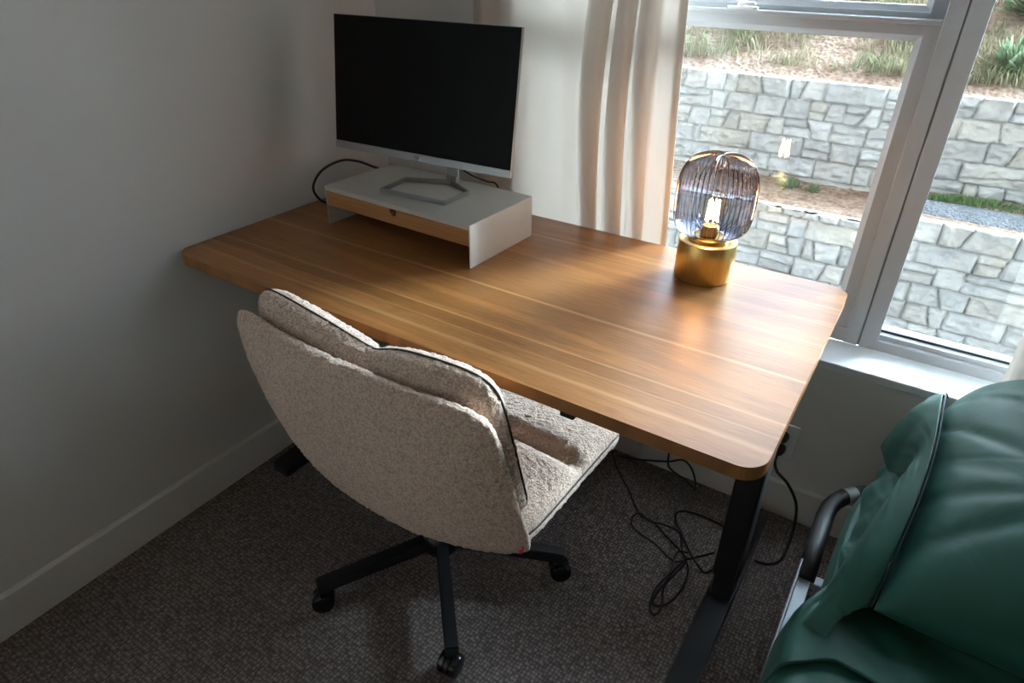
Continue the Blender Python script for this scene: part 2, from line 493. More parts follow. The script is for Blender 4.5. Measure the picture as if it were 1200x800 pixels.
def mat_leaf(name, c0, c1):
    m, nt, out = new_mat(name)
    oi = N(nt, 'Attribute', attribute_name='Tone')
    r = ramp(nt, oi.outputs['Fac'], [(0.0, c0), (1.0, c1)])
    d = N(nt, 'BsdfDiffuse'); t = N(nt, 'BsdfTranslucent')
    nt.links.new(r.outputs[0], d.inputs[0]); nt.links.new(r.outputs[0], t.inputs[0])
    mx = N(nt, 'MixShader'); mx.inputs[0].default_value = 0.25; nt.links.new(d.outputs[0], mx.inputs[1]); nt.links.new(t.outputs[0], mx.inputs[2])
    nt.links.new(mx.outputs[0], out.inputs[0]); return m
M['dry_grass'] = mat_leaf('dry_grass', (0.27, 0.215, 0.15), (0.11, 0.145, 0.07))
M['green_grass'] = mat_leaf('green_grass', (0.16, 0.20, 0.09), (0.08, 0.16, 0.05))
M['shrub'] = mat_leaf('grey_green_shrub', (0.19, 0.24, 0.15), (0.09, 0.14, 0.07))

# ------------------------------------------------------------------ room shell
WX1, WY0, WH = 3.3, -3.4, 2.45
OX0, OX1, OZ0, OZ1 = 0.53, 2.95, 0.517, 2.12       # window opening in the back wall, extended right beyond view for more light
TH = 0.20
def struct(name, bm, mat, parent=None, **kw):
    o = obj(name, bm, mat, parent, **kw)
    if parent is None: o['kind'] = 'structure'
    return o
struct('floor', box((0, WY0, -0.12), (WX1, 0, 0.0)), M['carpet'])
struct('wall_left', box((-0.15, WY0 - 0.15, -0.12), (0, TH, WH)), M['wall'])
bm = bmesh.new()
add_box(bm, (0, 0, -0.12), (WX1, TH, OZ0 - 0.022)); add_box(bm, (0, 0, OZ1), (WX1, TH, WH))
add_box(bm, (0, 0, OZ0 - 0.022), (OX0, TH, OZ1)); add_box(bm, (OX1, 0, OZ0 - 0.022), (WX1, TH, OZ1))
struct('wall_back', bm, M['wall'])
bm = box((WX1, WY0 - 0.15, -0.12), (WX1 + 0.15, TH, WH))
struct('wall_right', bm, M['bounce_wall'])
struct('wall_front', box((0, WY0 - 0.15, -0.12), (WX1, WY0, WH)), M['bounce_wall'])
struct('ceiling', box((-0.15, WY0 - 0.15, WH), (WX1 + 0.15, TH, WH + 0.1)), M['ceiling'])

def baseboard(name, a, b, axis):
    # stepped flat board with eased top edge; a..b along the axis
    t, h = 0.014, 0.112
    prof = [(0, 0.0), (t, 0.0), (t, h - 0.004), (t - 0.004, h), (0, h)]
    bm = bmesh.new()
    def P(s, d, z): return (d, s, z) if axis == 'y' else (s, -d, z)
    A = [bm.verts.new(P(a, d, z)) for d, z in prof]; B = [bm.verts.new(P(b, d, z)) for d, z in prof]
    n = len(prof)
    for i in range(n): bm.faces.new((A[i], A[(i + 1) % n], B[(i + 1) % n], B[i]))
    bm.faces.new(A); bm.faces.new(B)
    bmesh.ops.recalc_face_normals(bm, faces=bm.faces)
    return struct(name, bm, M['trim'])
baseboard('baseboard_left', WY0, 0.0, 'y')
baseboard('baseboard_back', 0.014, WX1, 'x')

# ------------------------------------------------------------------ window
win = bpy.data.objects.new('window_1', None); COL.objects.link(win); win['kind'] = 'structure'
win.location = (OX0, 0, OZ0)
def W(bm, name, mat, **kw):
    bmesh.ops.translate(bm, verts=bm.verts, vec=(-OX0, 0, -OZ0))
    return obj(name, bm, mat, win, **kw)
W(box((OX0, -0.004, OZ0 - 0.022), (OX1, 0.125, OZ0), 0.003), 'window_sill', M['sill'])
FY0, FY1 = 0.12, 0.20
bm = bmesh.new()
add_box(bm, (OX0, FY0, OZ0), (OX0 + 0.045, FY1, OZ1), 0.002)
add_box(bm, (OX1 - 0.045, FY0, OZ0), (OX1, FY1, OZ1), 0.002)
add_box(bm, (OX0 + 0.044, FY0, OZ1 - 0.045), (OX1 - 0.044, FY1, OZ1), 0.002)
add_box(bm, (OX0 + 0.044, FY0 + 0.003, OZ0), (1.4285, FY1, OZ0 + 0.04), 0.002)
W(bm, 'window_frame', M['vinyl'])
# centre post: two stiles with a seam between
W(box((1.4275, FY0 + 0.001, OZ0), (1.4605, FY1, OZ1 - 0.044), 0.002), 'mullion', M['vinyl'])
W(box((1.4605, FY0 + 0.003, OZ0 + 0.002), (1.4645, FY1 - 0.01, OZ1 - 0.044)), 'seam_strip', M['seam'])
# right fixed pane frame
bm = bmesh.new()
zb = 0.556
add_box(bm, (1.4645, FY0, OZ0), (1.503, FY1, OZ1 - 0.044), 0.002)
add_box(bm, (1.5025, FY0 + 0.001, OZ0), (OX1 - 0.044, FY1, zb - 0.012), 0.002)
add_box(bm, (1.5025, FY0 + 0.016, zb - 0.016), (OX1 - 0.044, FY1, zb), 0.001)
W(bm, 'fixed_sash', M['vinyl'])
W(box((1.503, FY0 + 0.034, zb - 0.004), (OX1 - 0.045, FY0 + 0.042, zb + 0.006)), 'pane_gasket', M['gasket'])
W(box((1.5, FY0 + 0.042, zb - 0.008), (OX1 - 0.044, FY0 + 0.046, OZ1 - 0.044)), 'pane', M['glass'])
W(box((2.19, FY0 + 0.0005, OZ0), (2.25, FY1, OZ1 - 0.044), 0.002), 'mullion', M['vinyl'])  # unseen post dividing the part of the opening added for light
# left lower sash (moves up and down) and upper sash behind it
SX0, SX1 = OX0 + 0.045, 1.4275
def sash(x0, x1, z0, z1, y0, y1, wl, wr, wb, wt):
    bm = bmesh.new()
    add_box(bm, (x0, y0, z0), (x0 + wl, y1, z1), 0.0015); add_box(bm, (x1 - wr, y0, z0), (x1, y1, z1), 0.0015)
    add_box(bm, (x0 + wl - .001, y0, z0), (x1 - wr + .001, y1, z0 + wb), 0.0015); add_box(bm, (x0 + wl - .001, y0, z1 - wt), (x1 - wr + .001, y1, z1), 0.0015)
    # sloped glazing bead all round, facing the room
    a0, a1, b0, b1 = x0 + wl, x1 - wr, z0 + wb, z1 - wt
    w, yd = 0.012, y0 + 0.006
    o_ = [(a0, b0), (a1, b0), (a1, b1), (a0, b1)]; i_ = [(a0 + w, b0 + w), (a1 - w, b0 + w), (a1 - w, b1 - w), (a0 + w, b1 - w)]
    O = [bm.verts.new((x, y0 + 0.001, z)) for x, z in o_]; I = [bm.verts.new((x, y0 + 0.013, z)) for x, z in i_]
    J = [bm.verts.new((x, y1 - 0.004, z)) for x, z in i_]
    for k in range(4):
        l = (k + 1) % 4
        bm.faces.new((O[k], O[l], I[l], I[k])); bm.faces.new((I[k], I[l], J[l], J[k]))
    return bm
LY0, LY1 = 0.128, 0.156
W(sash(SX0, SX1, OZ0 + 0.04, 1.262, LY0, LY1, 0.030, 0.030, 0.045, 0.026), 'lower_sash', M['vinyl'])
W(box((SX0 + 0.038, LY0 + 0.014, OZ0 + 0.09), (SX1 - 0.038, LY0 + 0.018, 1.228)), 'pane', M['glass'])
W(sash(SX0, SX1, 1.248, OZ1 - 0.046, 0.160, 0.190, 0.030, 0.030, 0.030, 0.035), 'upper_sash', M['vinyl'])
W(box((SX0 + 0.038, 0.174, 1.285), (SX1 - 0.038, 0.178, OZ1 - 0.09)), 'pane', M['glass'])
W(box((SX0 + 0.002, LY0 - 0.008, 1.258), (SX1 - 0.002, LY1 + 0.002, 1.267), 0.002), 'meeting_rail', M['vinyl'])
bm = bmesh.new()      # cam lock on the meeting rail
add_prism(bm, rrect(0.985, 0.122, 1.055, 0.150, 0.010), 1.267, 1.273, 0.002)
add_lathe(bm, [(0, 1.273), (0.011, 1.273), (0.011, 1.282), (0.008, 1.284), (0, 1.284)], 20, (1.018, 0.138, 0))
add_box(bm, (1.014, 0.118, 1.276), (1.052, 0.130, 1.283), 0.003)
W(bm, 'sash_lock', M['white_plastic'], auto=35)

# ------------------------------------------------------------------ curtains
def curtain(name, label, path, ztop, zbot, group=None):
    """path(s,z)->(x,y)"""
    ns, nz = 520, 60
    P = np.zeros((ns, nz, 3))
    for i in range(ns):
        for j in range(nz):
            z = zbot + (ztop - zbot) * j / (nz - 1)
            x, y = path(i / (ns - 1), z)
            P[i, j] = (x, y, z)
    me = grid_mesh(name, P)
    o = link(name, me, M['curtain'], None, True)
    solidify(o, 0.0012, 0)
    tag(o, label, 'curtain', group)
    return o
# knots of the left curtain's cross-section: flat run, then deep folds stacked at the right end
LK = [(0.375, -.030), (0.41, -.045), (0.45, -.026), (0.50, -.040), (0.55, -.030), (0.60, -.024), (0.66, -.036), (0.70, -.028),
      (0.728, -.030), (0.733, -.070), (0.745, -.088), (0.772, -.092), (0.786, -.078), (0.772, -.052), (0.760, -.036), (0.778, -.024), (0.800, -.026),
      (0.797, -.066), (0.806, -.090), (0.832, -.092), (0.842, -.072), (0.828, -.048), (0.822, -.030), (0.842, -.022), (0.856, -.028),
      (0.852, -.070), (0.862, -.088), (0.884, -.090), (0.894, -.070), (0.884, -.044), (0.892, -.026), (0.915, -.034), (0.940, -.040), (0.958, -.034), (0.955, -.028), (0.945, -.031)]
LKc = cat_rom([(x, y, 0) for x, y in LK], 12)
def left_path(s, z):
    f = s * (len(LKc) - 1); i = min(int(f), len(LKc) - 2); p = LKc[i].lerp(LKc[i + 1], f - i)
    x, y = p.x, p.y
    k = sstep(0.70, 1.30, z)                       # folds flatten where the desk pins them to the wall
    y = -0.030 + (y + 0.030) * (0.42 + 0.58 * k)
    y = min(y, -0.006)
    x += 0.010 * math.sin(z * 3.1 + x * 20) * sstep(0.45, 0.7, x) + (0.02 * (1.28 - z) * sstep(.7, .95, x)) - 0.012 * math.sin((z - .74) * 5.5) * sstep(.70, .74, x) * (1 - sstep(.86, .95, x))
    return x, y
curtain('sheer_curtain', 'off-white linen curtain left of the lamp, hanging between monitor and window', left_path, 2.3, 0.02)
def right_path(s, z):
    x = 1.742 + s * 0.30 + 0.03 * (1.0 - z) * (1 - s) * 0.5
    y = -0.030 - 0.014 * math.cos(s * 8 * PI) * (0.6 + 0.4 * math.sin(s * 9)) + 0.006 * math.sin(z * 4 + s * 30)
    return x, min(y, -0.012)
curtain('sheer_curtain', 'linen curtain edge at far right, behind the green pillow', right_path, 2.3, 0.02)
rod = thing('curtain_rod', 'black curtain rod above the window, out of frame', 'curtain rod', (0, -0.05, 2.315))
obj('pole', tube([(0.30, 0, 0), (3.12, 0, 0)], 0.011, 16), M['black_metal'], rod, auto=40)
for x in (0.36, 3.06):
    obj('bracket', box((x - 0.01, 0.008, -0.012), (x + 0.01, 0.0495, 0.012), 0.003), M['black_metal'], rod)
for x in (0.29, 3.13):
    obj('finial', lathe([(0, -0.02), (0.016, -0.014), (0.02, 0), (0.016, 0.014), (0, 0.02)], 20, (x, 0, 0), 'X'), M['black_metal'], rod, smooth=True)

# ------------------------------------------------------------------ standing desk
H = 0.74
DX0, DX1, DY0, DY1, DT = 0.008, 1.419, -0.7786, -0.0604, 0.0255
desk = thing('standing_desk', 'oak-topped standing desk with black steel frame in the corner', 'desk', (0.71, -0.42, 0))
def D(name, bm, mat, parent=None, **kw):
    o = obj(name, bm, mat, parent or desk, **kw)
    if parent is None: o.location = (-0.71, 0.42, 0)
    return o
D('tabletop', add_prism(bmesh.new(), rrect(DX0, DY0, DX1, DY1, 0.042, 10), H - DT, H, 0.0015, 2), M['wood'], auto=35)
bm = bmesh.new()
add_box(bm, (0.20, -0.46, 0.672), (1.27, -0.42, 0.712), 0.003); add_box(bm, (0.20, -0.34, 0.672), (1.27, -0.30, 0.712), 0.003)
D('crossbeam', bm, M['black_metal'])
for (cx0, cx1) in ((0.072, 0.134), (1.331, 1.391)):
    c = (cx0 + cx1) / 2
    bm = bmesh.new()          # foot: long low bar, chamfered towards both ends
    y0, y1 = -0.690, -0.060
    prof = [(y0, 0.006), (y0, 0.030), (y0 + 0.012, 0.038), (-0.48, 0.046), (-0.30, 0.046), (y1 - 0.012, 0.038), (y1, 0.030), (y1, 0.006)]
    A = [bm.verts.new((cx0, y, z)) for y, z in prof]; B = [bm.verts.new((cx1, y, z)) for y, z in prof]
    n = len(prof)
    for i in range(n): bm.faces.new((A[i], A[(i + 1) % n], B[(i + 1) % n], B[i]))
    bm.faces.new(A); bm.faces.new(B); bmesh.ops.recalc_face_normals(bm, faces=bm.faces)
    bmesh.ops.bevel(bm, geom=list(bm.edges), offset=0.0025, segments=2, affect='EDGES')
    f = D('foot', bm, M['black_metal'], auto=40)
    for yy in (y0 + 0.05, y1 - 0.05):
        D('leveling_pad', lathe([(0, -0.0), (0.016, 0), (0.016, 0.006), (0, 0.006)], 16, (c, yy, 0)), M['black_plastic'], f)
    D('lower_column', add_prism(bmesh.new(), rrect(cx0 + 0.006, -0.420, cx1 - 0.006, -0.346, 0.006, 3), 0.046, 0.36), M['black_metal'], auto=40)
    D('upper_column', add_prism(bmesh.new(), rrect(cx0 + 0.001, -0.426, cx1 - 0.001, -0.340, 0.007, 3), 0.12, 0.700), M['black_metal'], auto=40)
    bm = bmesh.new(); add_box(bm, (c - 0.028, -0.70, 0.700), (c + 0.028, -0.10, 0.7135), 0.003)
    D('top_bracket', bm, M['black_metal'])
    D('beam_socket', box((min(c + 0.0, 1.25) if c < 1 else 1.262, -0.47, 0.664), (0.205 if c < 1 else cx0 + 0.01, -0.29, 0.7135), 0.003), M['black_metal'])
D('control_box', box((1.078, -0.765, 0.692), (1.106, -0.725, 0.7135), 0.003), M['black_plastic'])
# cord clip lump on the leg
D('cord_clip', box((1.319, -0.40, 0.575), (1.333, -0.37, 0.66), 0.004), M['black_plastic'])

# ------------------------------------------------------------------ monitor riser with drawer
rz = -0.035
riser = thing('monitor_riser', 'white steel monitor riser with a bamboo drawer on the desk', 'monitor stand', (0.1771, -0.4322, H + 0.0004), rz)
rw, rd, rh, rt = 0.482, 0.255, 0.105, 0.003
bm = bmesh.new()   # folded sheet: one bent U
prof = [(0, 0), (rt, 0), (rt, rh - 0.012), (rw - rt, rh - 0.012), (rw - rt, 0), (rw, 0), (rw, rh - .0015), (rw - .0015, rh), (0.0015, rh), (0, rh - .0015)]
A = [bm.verts.new((x, 0, z)) for x, z in prof]; B = [bm.verts.new((x, rd, z)) for x, z in prof]
n = len(prof)
for i in range(n): bm.faces.new((A[i], B[i], B[(i + 1) % n], A[(i + 1) % n]))
bm.faces.new(A); bm.faces.new(list(reversed(B))); bmesh.ops.recalc_face_normals(bm, faces=bm.faces)
obj('shelf', bm, M['riser'], riser)
# drawer with thumb notch in the upper edge
bm = bmesh.new()
z0, z1 = 0.053, 0.0905
dx0, dx1 = rt + 0.001, rw - rt - 0.001
nx, nr = rw * 0.5, 0.011
xs_ = [dx0] + [nx - nr * math.cos(PI * k / 16) for k in range(17)] + [dx1]
def ztop(k): return z1 if k in (0, 18) else z1 - 0.006 - nr * math.sin(PI * (k - 1) / 16)
cols_ = [(dx0, z1), (nx - nr - 1e-4, z1)] + [(nx - nr * math.cos(PI * k / 16), z1 - 0.005 - nr * math.sin(PI * k / 16)) for k in range(17)] + [(nx + nr + 1e-4, z1), (dx1, z1)]
fr_ = [[bm.verts.new((x, y, z)) for x, z in ((cx_, z0), (cx_, ct_))] for y in (0.002, 0.016) for cx_, ct_ in cols_]
nc = len(cols_); F_, K_ = fr_[:nc], fr_[nc:]
for k in range(nc - 1):
    bm.faces.new((F_[k][0], F_[k + 1][0], F_[k + 1][1], F_[k][1])); bm.faces.new((K_[k + 1][0], K_[k][0], K_[k][1], K_[k + 1][1]))
    bm.faces.new((F_[k][1], F_[k + 1][1], K_[k + 1][1], K_[k][1])); bm.faces.new((F_[k + 1][0], F_[k][0], K_[k][0], K_[k + 1][0]))
bm.faces.new((F_[0][0], F_[0][1], K_[0][1], K_[0][0])); bm.faces.new((F_[-1][1], F_[-1][0], K_[-1][0], K_[-1][1]))
bmesh.ops.recalc_face_normals(bm, faces=bm.faces)
dr = obj('drawer', bm, M['bamboo'], riser)
bm = bmesh.new()
add_box(bm, (dx0, 0.016, z0), (dx0 + 0.008, rd - 0.02, z1 - 0.006)); add_box(bm, (dx1 - 0.008, 0.016, z0), (dx1, rd - 0.02, z1 - 0.006))
add_box(bm, (dx0, rd - 0.028, z0), (dx1, rd - 0.02, z1 - 0.006)); add_box(bm, (dx0, 0.016, z0), (dx1, rd - 0.02, z0 + 0.005))
obj('drawer_tray', bm, M['bamboo'], dr)

# ------------------------------------------------------------------ monitor
RT = H + rh + 0.0008
mw, mh = 0.54, 0.3224
mon = thing('computer_monitor', 'silver flat computer monitor with its black screen switched off', 'monitor', (0.4, -0.316, RT), 0.056)
mbase = Matrix.Translation((0, 0, 0.918 - RT)) @ Matrix.Rotation(-0.148, 4, 'X')
def MO(name, bm, mat, parent=mon, **kw):
    bmesh.ops.transform(bm, matrix=mbase, verts=bm.verts)
    return obj(name, bm, mat, parent, **kw)
cz = 0.0185
MO('housing', box((-mw / 2, 0.0005, 0), (mw / 2, 0.010, mh), 0.001), M['silver'])
bm = bmesh.new(); add_box(bm, (-0.20, 0.010, 0.03), (0.20, 0.032, 0.24), 0.012, 3)
MO('back_bulge', bm, M['monitor_back'], auto=40)
MO('screen', box((-mw / 2 + 0.0012, -0.0012, cz), (mw / 2 - 0.0012, 0.0006, mh - 0.0012), 0.0004), M['screen'])
ch = MO('chin', box((-mw / 2, -0.0016, 0), (mw / 2, 0.0006, cz - 0.0004), 0.0005), M['silver'])
# round logo with two letters
bm = bmesh.new()
ringpts = [(0.0058 * math.cos(2 * PI * k / 28), -0.0018, 0.0093 + 0.0058 * math.sin(2 * PI * k / 28)) for k in range(28)]
add_tube(bm, ringpts, 0.0006, 6, closed=True)
lg = MO('logo_ring', bm, M['logo'], ch)
def text_mesh(txt, size, extrude):
    cu = bpy.data.curves.new('t', 'FONT'); cu.body = txt; cu.size = size; cu.extrude = extrude; cu.align_x = 'CENTER'; cu.align_y = 'CENTER'; cu.shear = 0.3
    to = bpy.data.objects.new('t', cu); COL.objects.link(to)
    bpy.context.view_layer.update()
    me = bpy.data.meshes.new_from_object(to.evaluated_get(bpy.context.evaluated_depsgraph_get()))
    bm = bmesh.new(); bm.from_mesh(me)
    bpy.data.objects.remove(to); return bm
bm = text_mesh('hp', 0.0085, 0.0003)
bmesh.ops.transform(bm, matrix=Matrix.Translation((0, -0.0019, 0.0096)) @ Matrix.Rotation(PI / 2, 4, 'X'), verts=bm.verts)
MO('logo_letters', bm, M['logo'], ch)
for k in range(3):
    MO('button', box((0.225 + k * 0.009, -0.0021, 0.008), (0.229 + k * 0.009, -0.0014, 0.0092)), M['logo'], ch)
# stand: open pentagonal bar ring + short neck with hinge
mi = mon.matrix_basis.copy(); mi = Matrix.Translation(mon.location) @ Matrix.Rotation(0.056, 4, 'Z'); inv = mi.inverted()
ringw = [(0.322, -0.383), (0.533, -0.371), (0.528, -0.262), (0.435, -0.232), (0.330, -0.283)]
ringl = [(0.335, -0.392), (0.532, -0.378), (0.533, -0.278), (0.440, -0.232), (0.326, -0.284)]
loc = [inv @ Vector((x, y, RT)) for x, y in ringl]
def offset_poly(pts, d):
    out = []
    n = len(pts)
    for i in range(n):
        p0, p1, p2 = pts[i - 1], pts[i], pts[(i + 1) % n]
        e1 = (p1 - p0).to_2d().normalized(); e2 = (p2 - p1).to_2d().normalized()
        n1 = Vector((-e1.y, e1.x)); n2 = Vector((-e2.y, e2.x))
        b = (n1 + n2).normalized(); s = d / max(b.dot(n1), 0.3)
        out.append(Vector((p1.x + b.x * s, p1.y + b.y * s, 0)))
    return out
bm = bmesh.new()
hh = 0.012
inn = offset_poly(loc, 0.0052)
vo0 = [bm.verts.new((p.x, p.y, 0)) for p in loc]; vo1 = [bm.verts.new((p.x, p.y, hh)) for p in loc]
vi0 = [bm.verts.new((p.x, p.y, 0)) for p in inn]; vi1 = [bm.verts.new((p.x, p.y, hh)) for p in inn]
for i in range(5):
    j = (i + 1) % 5
    bm.faces.new((vo0[i], vo0[j], vo1[j], vo1[i])); bm.faces.new((vi0[j], vi0[i], vi1[i], vi1[j]))
    bm.faces.new((vo1[i], vo1[j], vi1[j], vi1[i])); bm.faces.new((vo0[j], vo0[i], vi0[i], vi0[j]))
bmesh.ops.recalc_face_normals(bm, faces=bm.faces)
bmesh.ops.bevel(bm, geom=[e for e in bm.edges], offset=0.0012, segments=2, affect='EDGES')
obj('stand_base', bm, M['stand_metal'], mon, auto=40)
ap = loc[3]
bm = bmesh.new()
sec = [(-0.015, 0.0), (0.015, 0.0)]
path = [(ap.x + 0.002, ap.y + 0.000, 0.002), (ap.x + 0.003, ap.y + 0.006, 0.03), (ap.x + 0.0, ap.y + 0.004, 0.06), (-0.005, 0.047, 0.135), (0, 0.055, 0.22)]
for (hw, th2) in ((0.017, 0.005),):
    rings = []
    for (x, y, z) in path:
        rings.append([bm.verts.new((x + a * hw, y + b * th2, z)) for a, b in ((-1, -1), (1, -1), (1, 1), (-1, 1))])
    for A, B in zip(rings[:-1], rings[1:]):
        for k in range(4): bm.faces.new((A[k], A[(k + 1) % 4], B[(k + 1) % 4], B[k]))
    bm.faces.new(list(reversed(rings[0]))); bm.faces.new(rings[-1])
bmesh.ops.recalc_face_normals(bm, faces=bm.faces)
bmesh.ops.bevel(bm, geom=list(bm.edges), offset=0.0015, segments=2, affect='EDGES')
nk = obj('stand_neck', bm, M['silver'], mon, auto=40)
obj('hinge', box((ap.x - 0.013, ap.y - 0.006, 0.0), (ap.x + 0.019, ap.y + 0.012, 0.022), 0.002), M['silver'], nk)

# cables of the monitor
pts = [(0.410, -0.235, 0.93), (0.400, -0.165, 0.89), (0.385, -0.130, 0.82), (0.37, -0.110, 0.775), (0.30, -0.105, 0.765), (0.18, -0.105, 0.772), (0.11, -0.112, 0.788), (0.062, -0.135, 0.805), (0.058, -0.19, 0.833), (0.06, -0.256, 0.851), (0.06, -0.33, 0.841), (0.058, -0.368, 0.806), (0.062, -0.362, 0.772), (0.075, -0.335, 0.750), (0.12, -0.26, 0.7445), (0.15, -0.12, 0.7445), (0.20, -0.065, 0.7445), (0.20, -0.030, 0.72), (0.20, -0.027, 0.4)]
tag(obj('power_cable', tube(pts, 0.0036, 10, 8), M['cable'], smooth=True), 'black cable looping behind the white riser by the left wall', 'cable')
pts = [(0.435, -0.222, 0.905), (0.458, -0.222, 0.892), (0.485, -0.200, 0.868), (0.52, -0.180, 0.853), (0.54, -0.168, 0.846), (0.555, -0.160, 0.80), (0.555, -0.14, 0.747), (0.52, -0.08, 0.7445), (0.50, -0.053, 0.7445), (0.50, -0.050, 0.70), (0.50, -0.05, 0.5)]
tag(obj('display_cable', tube(pts, 0.0022, 8, 8), M['cable'], smooth=True), 'thin black cable beside the monitor neck, running over the riser', 'cable')

# ------------------------------------------------------------------ lamp
lx, ly = 1.119, -0.175
lamp = thing('table_lamp', 'lit table lamp with ribbed smoked glass shade and brass base', 'lamp', (lx, ly, H + 0.0004))
rb = 0.0645
obj('base', lathe([(0, 0), (rb - 0.003, 0), (rb - 0.001, 0.001), (rb - 0.0005, 0.004), (rb, 0.005), (rb, 0.086), (rb - 0.0012, 0.0885), (rb - 0.004, 0.0895), (0.052, 0.090), (0, 0.090)], 96), M['brass'], lamp, auto=30)
obj('neck', lathe([(0, 0.0902), (0.044, 0.0902), (0.044, 0.0975), (0.042, 0.0985), (0.018, 0.0985), (0, 0.0985)], 64), M['brass'], lamp, auto=30)
# ribbed shade: closed outer skin with an inner skin
SH = [(0.034, 0.0985), (0.046, 0.1005), (0.060, 0.106), (0.071, 0.114), (0.078, 0.124), (0.0815, 0.137), (0.0835, 0.160), (0.084, 0.185), (0.0835, 0.205), (0.0815, 0.222), (0.077, 0.240), (0.070, 0.254), (0.060, 0.265), (0.048, 0.2715), (0.036, 0.2745), (0.022, 0.276), (0.010, 0.2762), (0.002, 0.2763)]
SHs = [(p.x, p.y) for p in cat_rom([(r, h, 0) for r, h in SH], 4)]
NR = 46
def rib(a, i):
    r = SHs[i][0]; amp = 0.050 * min(1, r / 0.045)
    return 1 + amp * (abs(math.cos(a * NR / 2)) - 0.5)
bm = lathe(SHs, NR * 10, radial=rib)
for v in bm.verts:
    rr_ = math.hypot(v.co.x, v.co.y)
    if v.co.z > 0.25: v.co.z += 0.0028 * (abs(math.cos(math.atan2(v.co.y, v.co.x) * NR / 2)) - 0.5) * min(1, rr_ / 0.025) * sstep(0.25, 0.268, v.co.z)
obj('glass_shade', bm, M['smoke'], lamp, smooth=True)
obj('bulb_socket', lathe([(0, 0.0986), (0.019, 0.0986), (0.019, 0.118), (0.016, 0.122), (0, 0.122)], 32), M['brass'], lamp, auto=30)
bl = [(0.0125, 0.1215), (0.014, 0.128), (0.022, 0.138), (0.029, 0.152), (0.031, 0.166), (0.028, 0.181), (0.020, 0.192), (0.009, 0.198), (0.0, 0.1995)]
bulb = obj('bulb', lathe([(p.x, p.y) for p in cat_rom([(r, h, 0) for r, h in bl], 4)], 40), M['bulb_glass'], lamp, smooth=True)
bm = bmesh.new()
fp = []
for k in range(6):
    a = 2 * PI * k / 6
    r0 = 0.0125
    fp += [(r0 * math.cos(a), r0 * math.sin(a), 0.131), (r0 * 0.8 * math.cos(a + 0.5), r0 * 0.8 * math.sin(a + 0.5), 0.178)]
add_tube(bm, fp, 0.0020, 8)
obj('filament', bm, M['filament'], bulb, smooth=True)

# ------------------------------------------------------------------ office chair
CX, CY, CTH = 0.713, -0.675, -0.027
chair = thing('office_chair', 'cream boucle swivel chair with a wide armless seat pushed up to the desk', 'chair', (CX, CY, 0), CTH)
def boucle_disp(P, amp=0.0032, f=130.0, amp2=0.004, f2=9.0):
    """push a (nu,nv,3) grid along its normals with woolly noise"""
    du = np.gradient(P, axis=0); dv = np.gradient(P, axis=1)
    n = np.cross(du, dv); L = np.linalg.norm(n, axis=2, keepdims=True); n = n / np.maximum(L, 1e-12)
    flat = P.reshape(-1, 3); d = np.empty(len(flat))
    for i, p in enumerate(flat):
        v = Vector(p)
        d[i] = amp * noise.noise(v * f) + amp * 0.6 * noise.noise(v * f * 2.1) + amp2 * noise.noise(v * f2)
    ok = (L[..., 0] > 1e-9)[..., None]
    return P + n * d.reshape(P.shape[:2])[..., None] * ok

def back_point(s, v):
    """rear reference sheet of the backrest. s -1..1 across, v 0..1 up -> (x, y, z), local to the chair"""
    hw = 0.362 + (0.329 - 0.362) * v + 0.010 * math.sin(PI * v)
    yb = -0.205 + (-0.252 + 0.205) * v - 0.012 * math.sin(PI * v)
    zb = 0.348 + (0.752 - 0.348) * v
    a = abs(s)
    wrap = (0.070 + (0.034 - 0.070) * v)
    lift = (0.034 * (1 - v)) * a ** 2
    return Vector((hw * s - 0.012 * v, yb + wrap * a ** 2.2, zb + lift))

def puff(name, outline_fn, nu, nv, thick_f, thick_b, parent, mat=M['boucle'], centre_s=0.0, amp=0.003, tuft=None, sheet=None, edge_pow=0.42):
    """closed cushion: ring-by-ring disc grid, front skin and rear skin, shared rim"""
    P = np.zeros((nu, 2 * nv - 1, 3))
    for i in range(nu):
        t = 2 * PI * i / nu
        s1, v1 = outline_fn(t)
        for j in range(2 * nv - 1):
            k = j - (nv - 1)                       # negative: rear skin, 0: rim, positive: front
            rr = 1 - abs(k) / (nv - 1)
            rr = rr if rr > 0 else 0.0015
            rr = math.sin(rr * PI / 2) ** 0.9 if False else rr
            # denser rings near the rim
            q = 1 - (1 - rr) ** 1.5
            s = centre_s + (s1 - centre_s) * q; v = 0.5 + (v1 - 0.5) * q
            base, nrm = sheet(s, v)
            prof = (1 - q ** 5.0) ** edge_pow if q < 1 else 0.0
            th = (thick_f if k > 0 else -thick_b) * prof
            if tuft and k > 0: th *= tuft(s, v)
            if tuft and k <= 0 and tuft is not None: th *= 1.0
            P[i, j] = base + nrm * th
    P = np.concatenate([P, P[:1]], 0)
    me = grid_mesh(name, P[:-1], wrap_u=True)
    nn = np.empty(len(me.vertices) * 3, dtype=np.float32); me.vertices.foreach_get('normal', nn); nn = nn.reshape(-1, 3)
    co = P[:-1].reshape(-1, 3)
    mid = co.mean(axis=0)
    if ((co - mid) * nn).sum() < 0: me.flip_normals(); nn = -nn
    d = np.empty(len(co))
    for i, p in enumerate(co):
        v = Vector(p)
        d[i] = amp * noise.noise(v * 130) + amp * 0.6 * noise.noise(v * 273) + 0.0025 * noise.noise(v * 9)
    me.vertices.foreach_set('co', (co + nn * d[:, None]).astype(np.float32).ravel()); me.update()
    o = link(name, me, mat, parent, True)
    return o

def back_sheet(off):
    def f(s, v):
        p = back_point(s, v)
        e = 0.02
        ds = back_point(s + e, v) - back_point(s - e, v); dv = back_point(s, v + e) - back_point(s, v - e)
        n = ds.cross(dv).normalized()
        if n.y < 0: n = -n
        return p + n * off, n
    return f

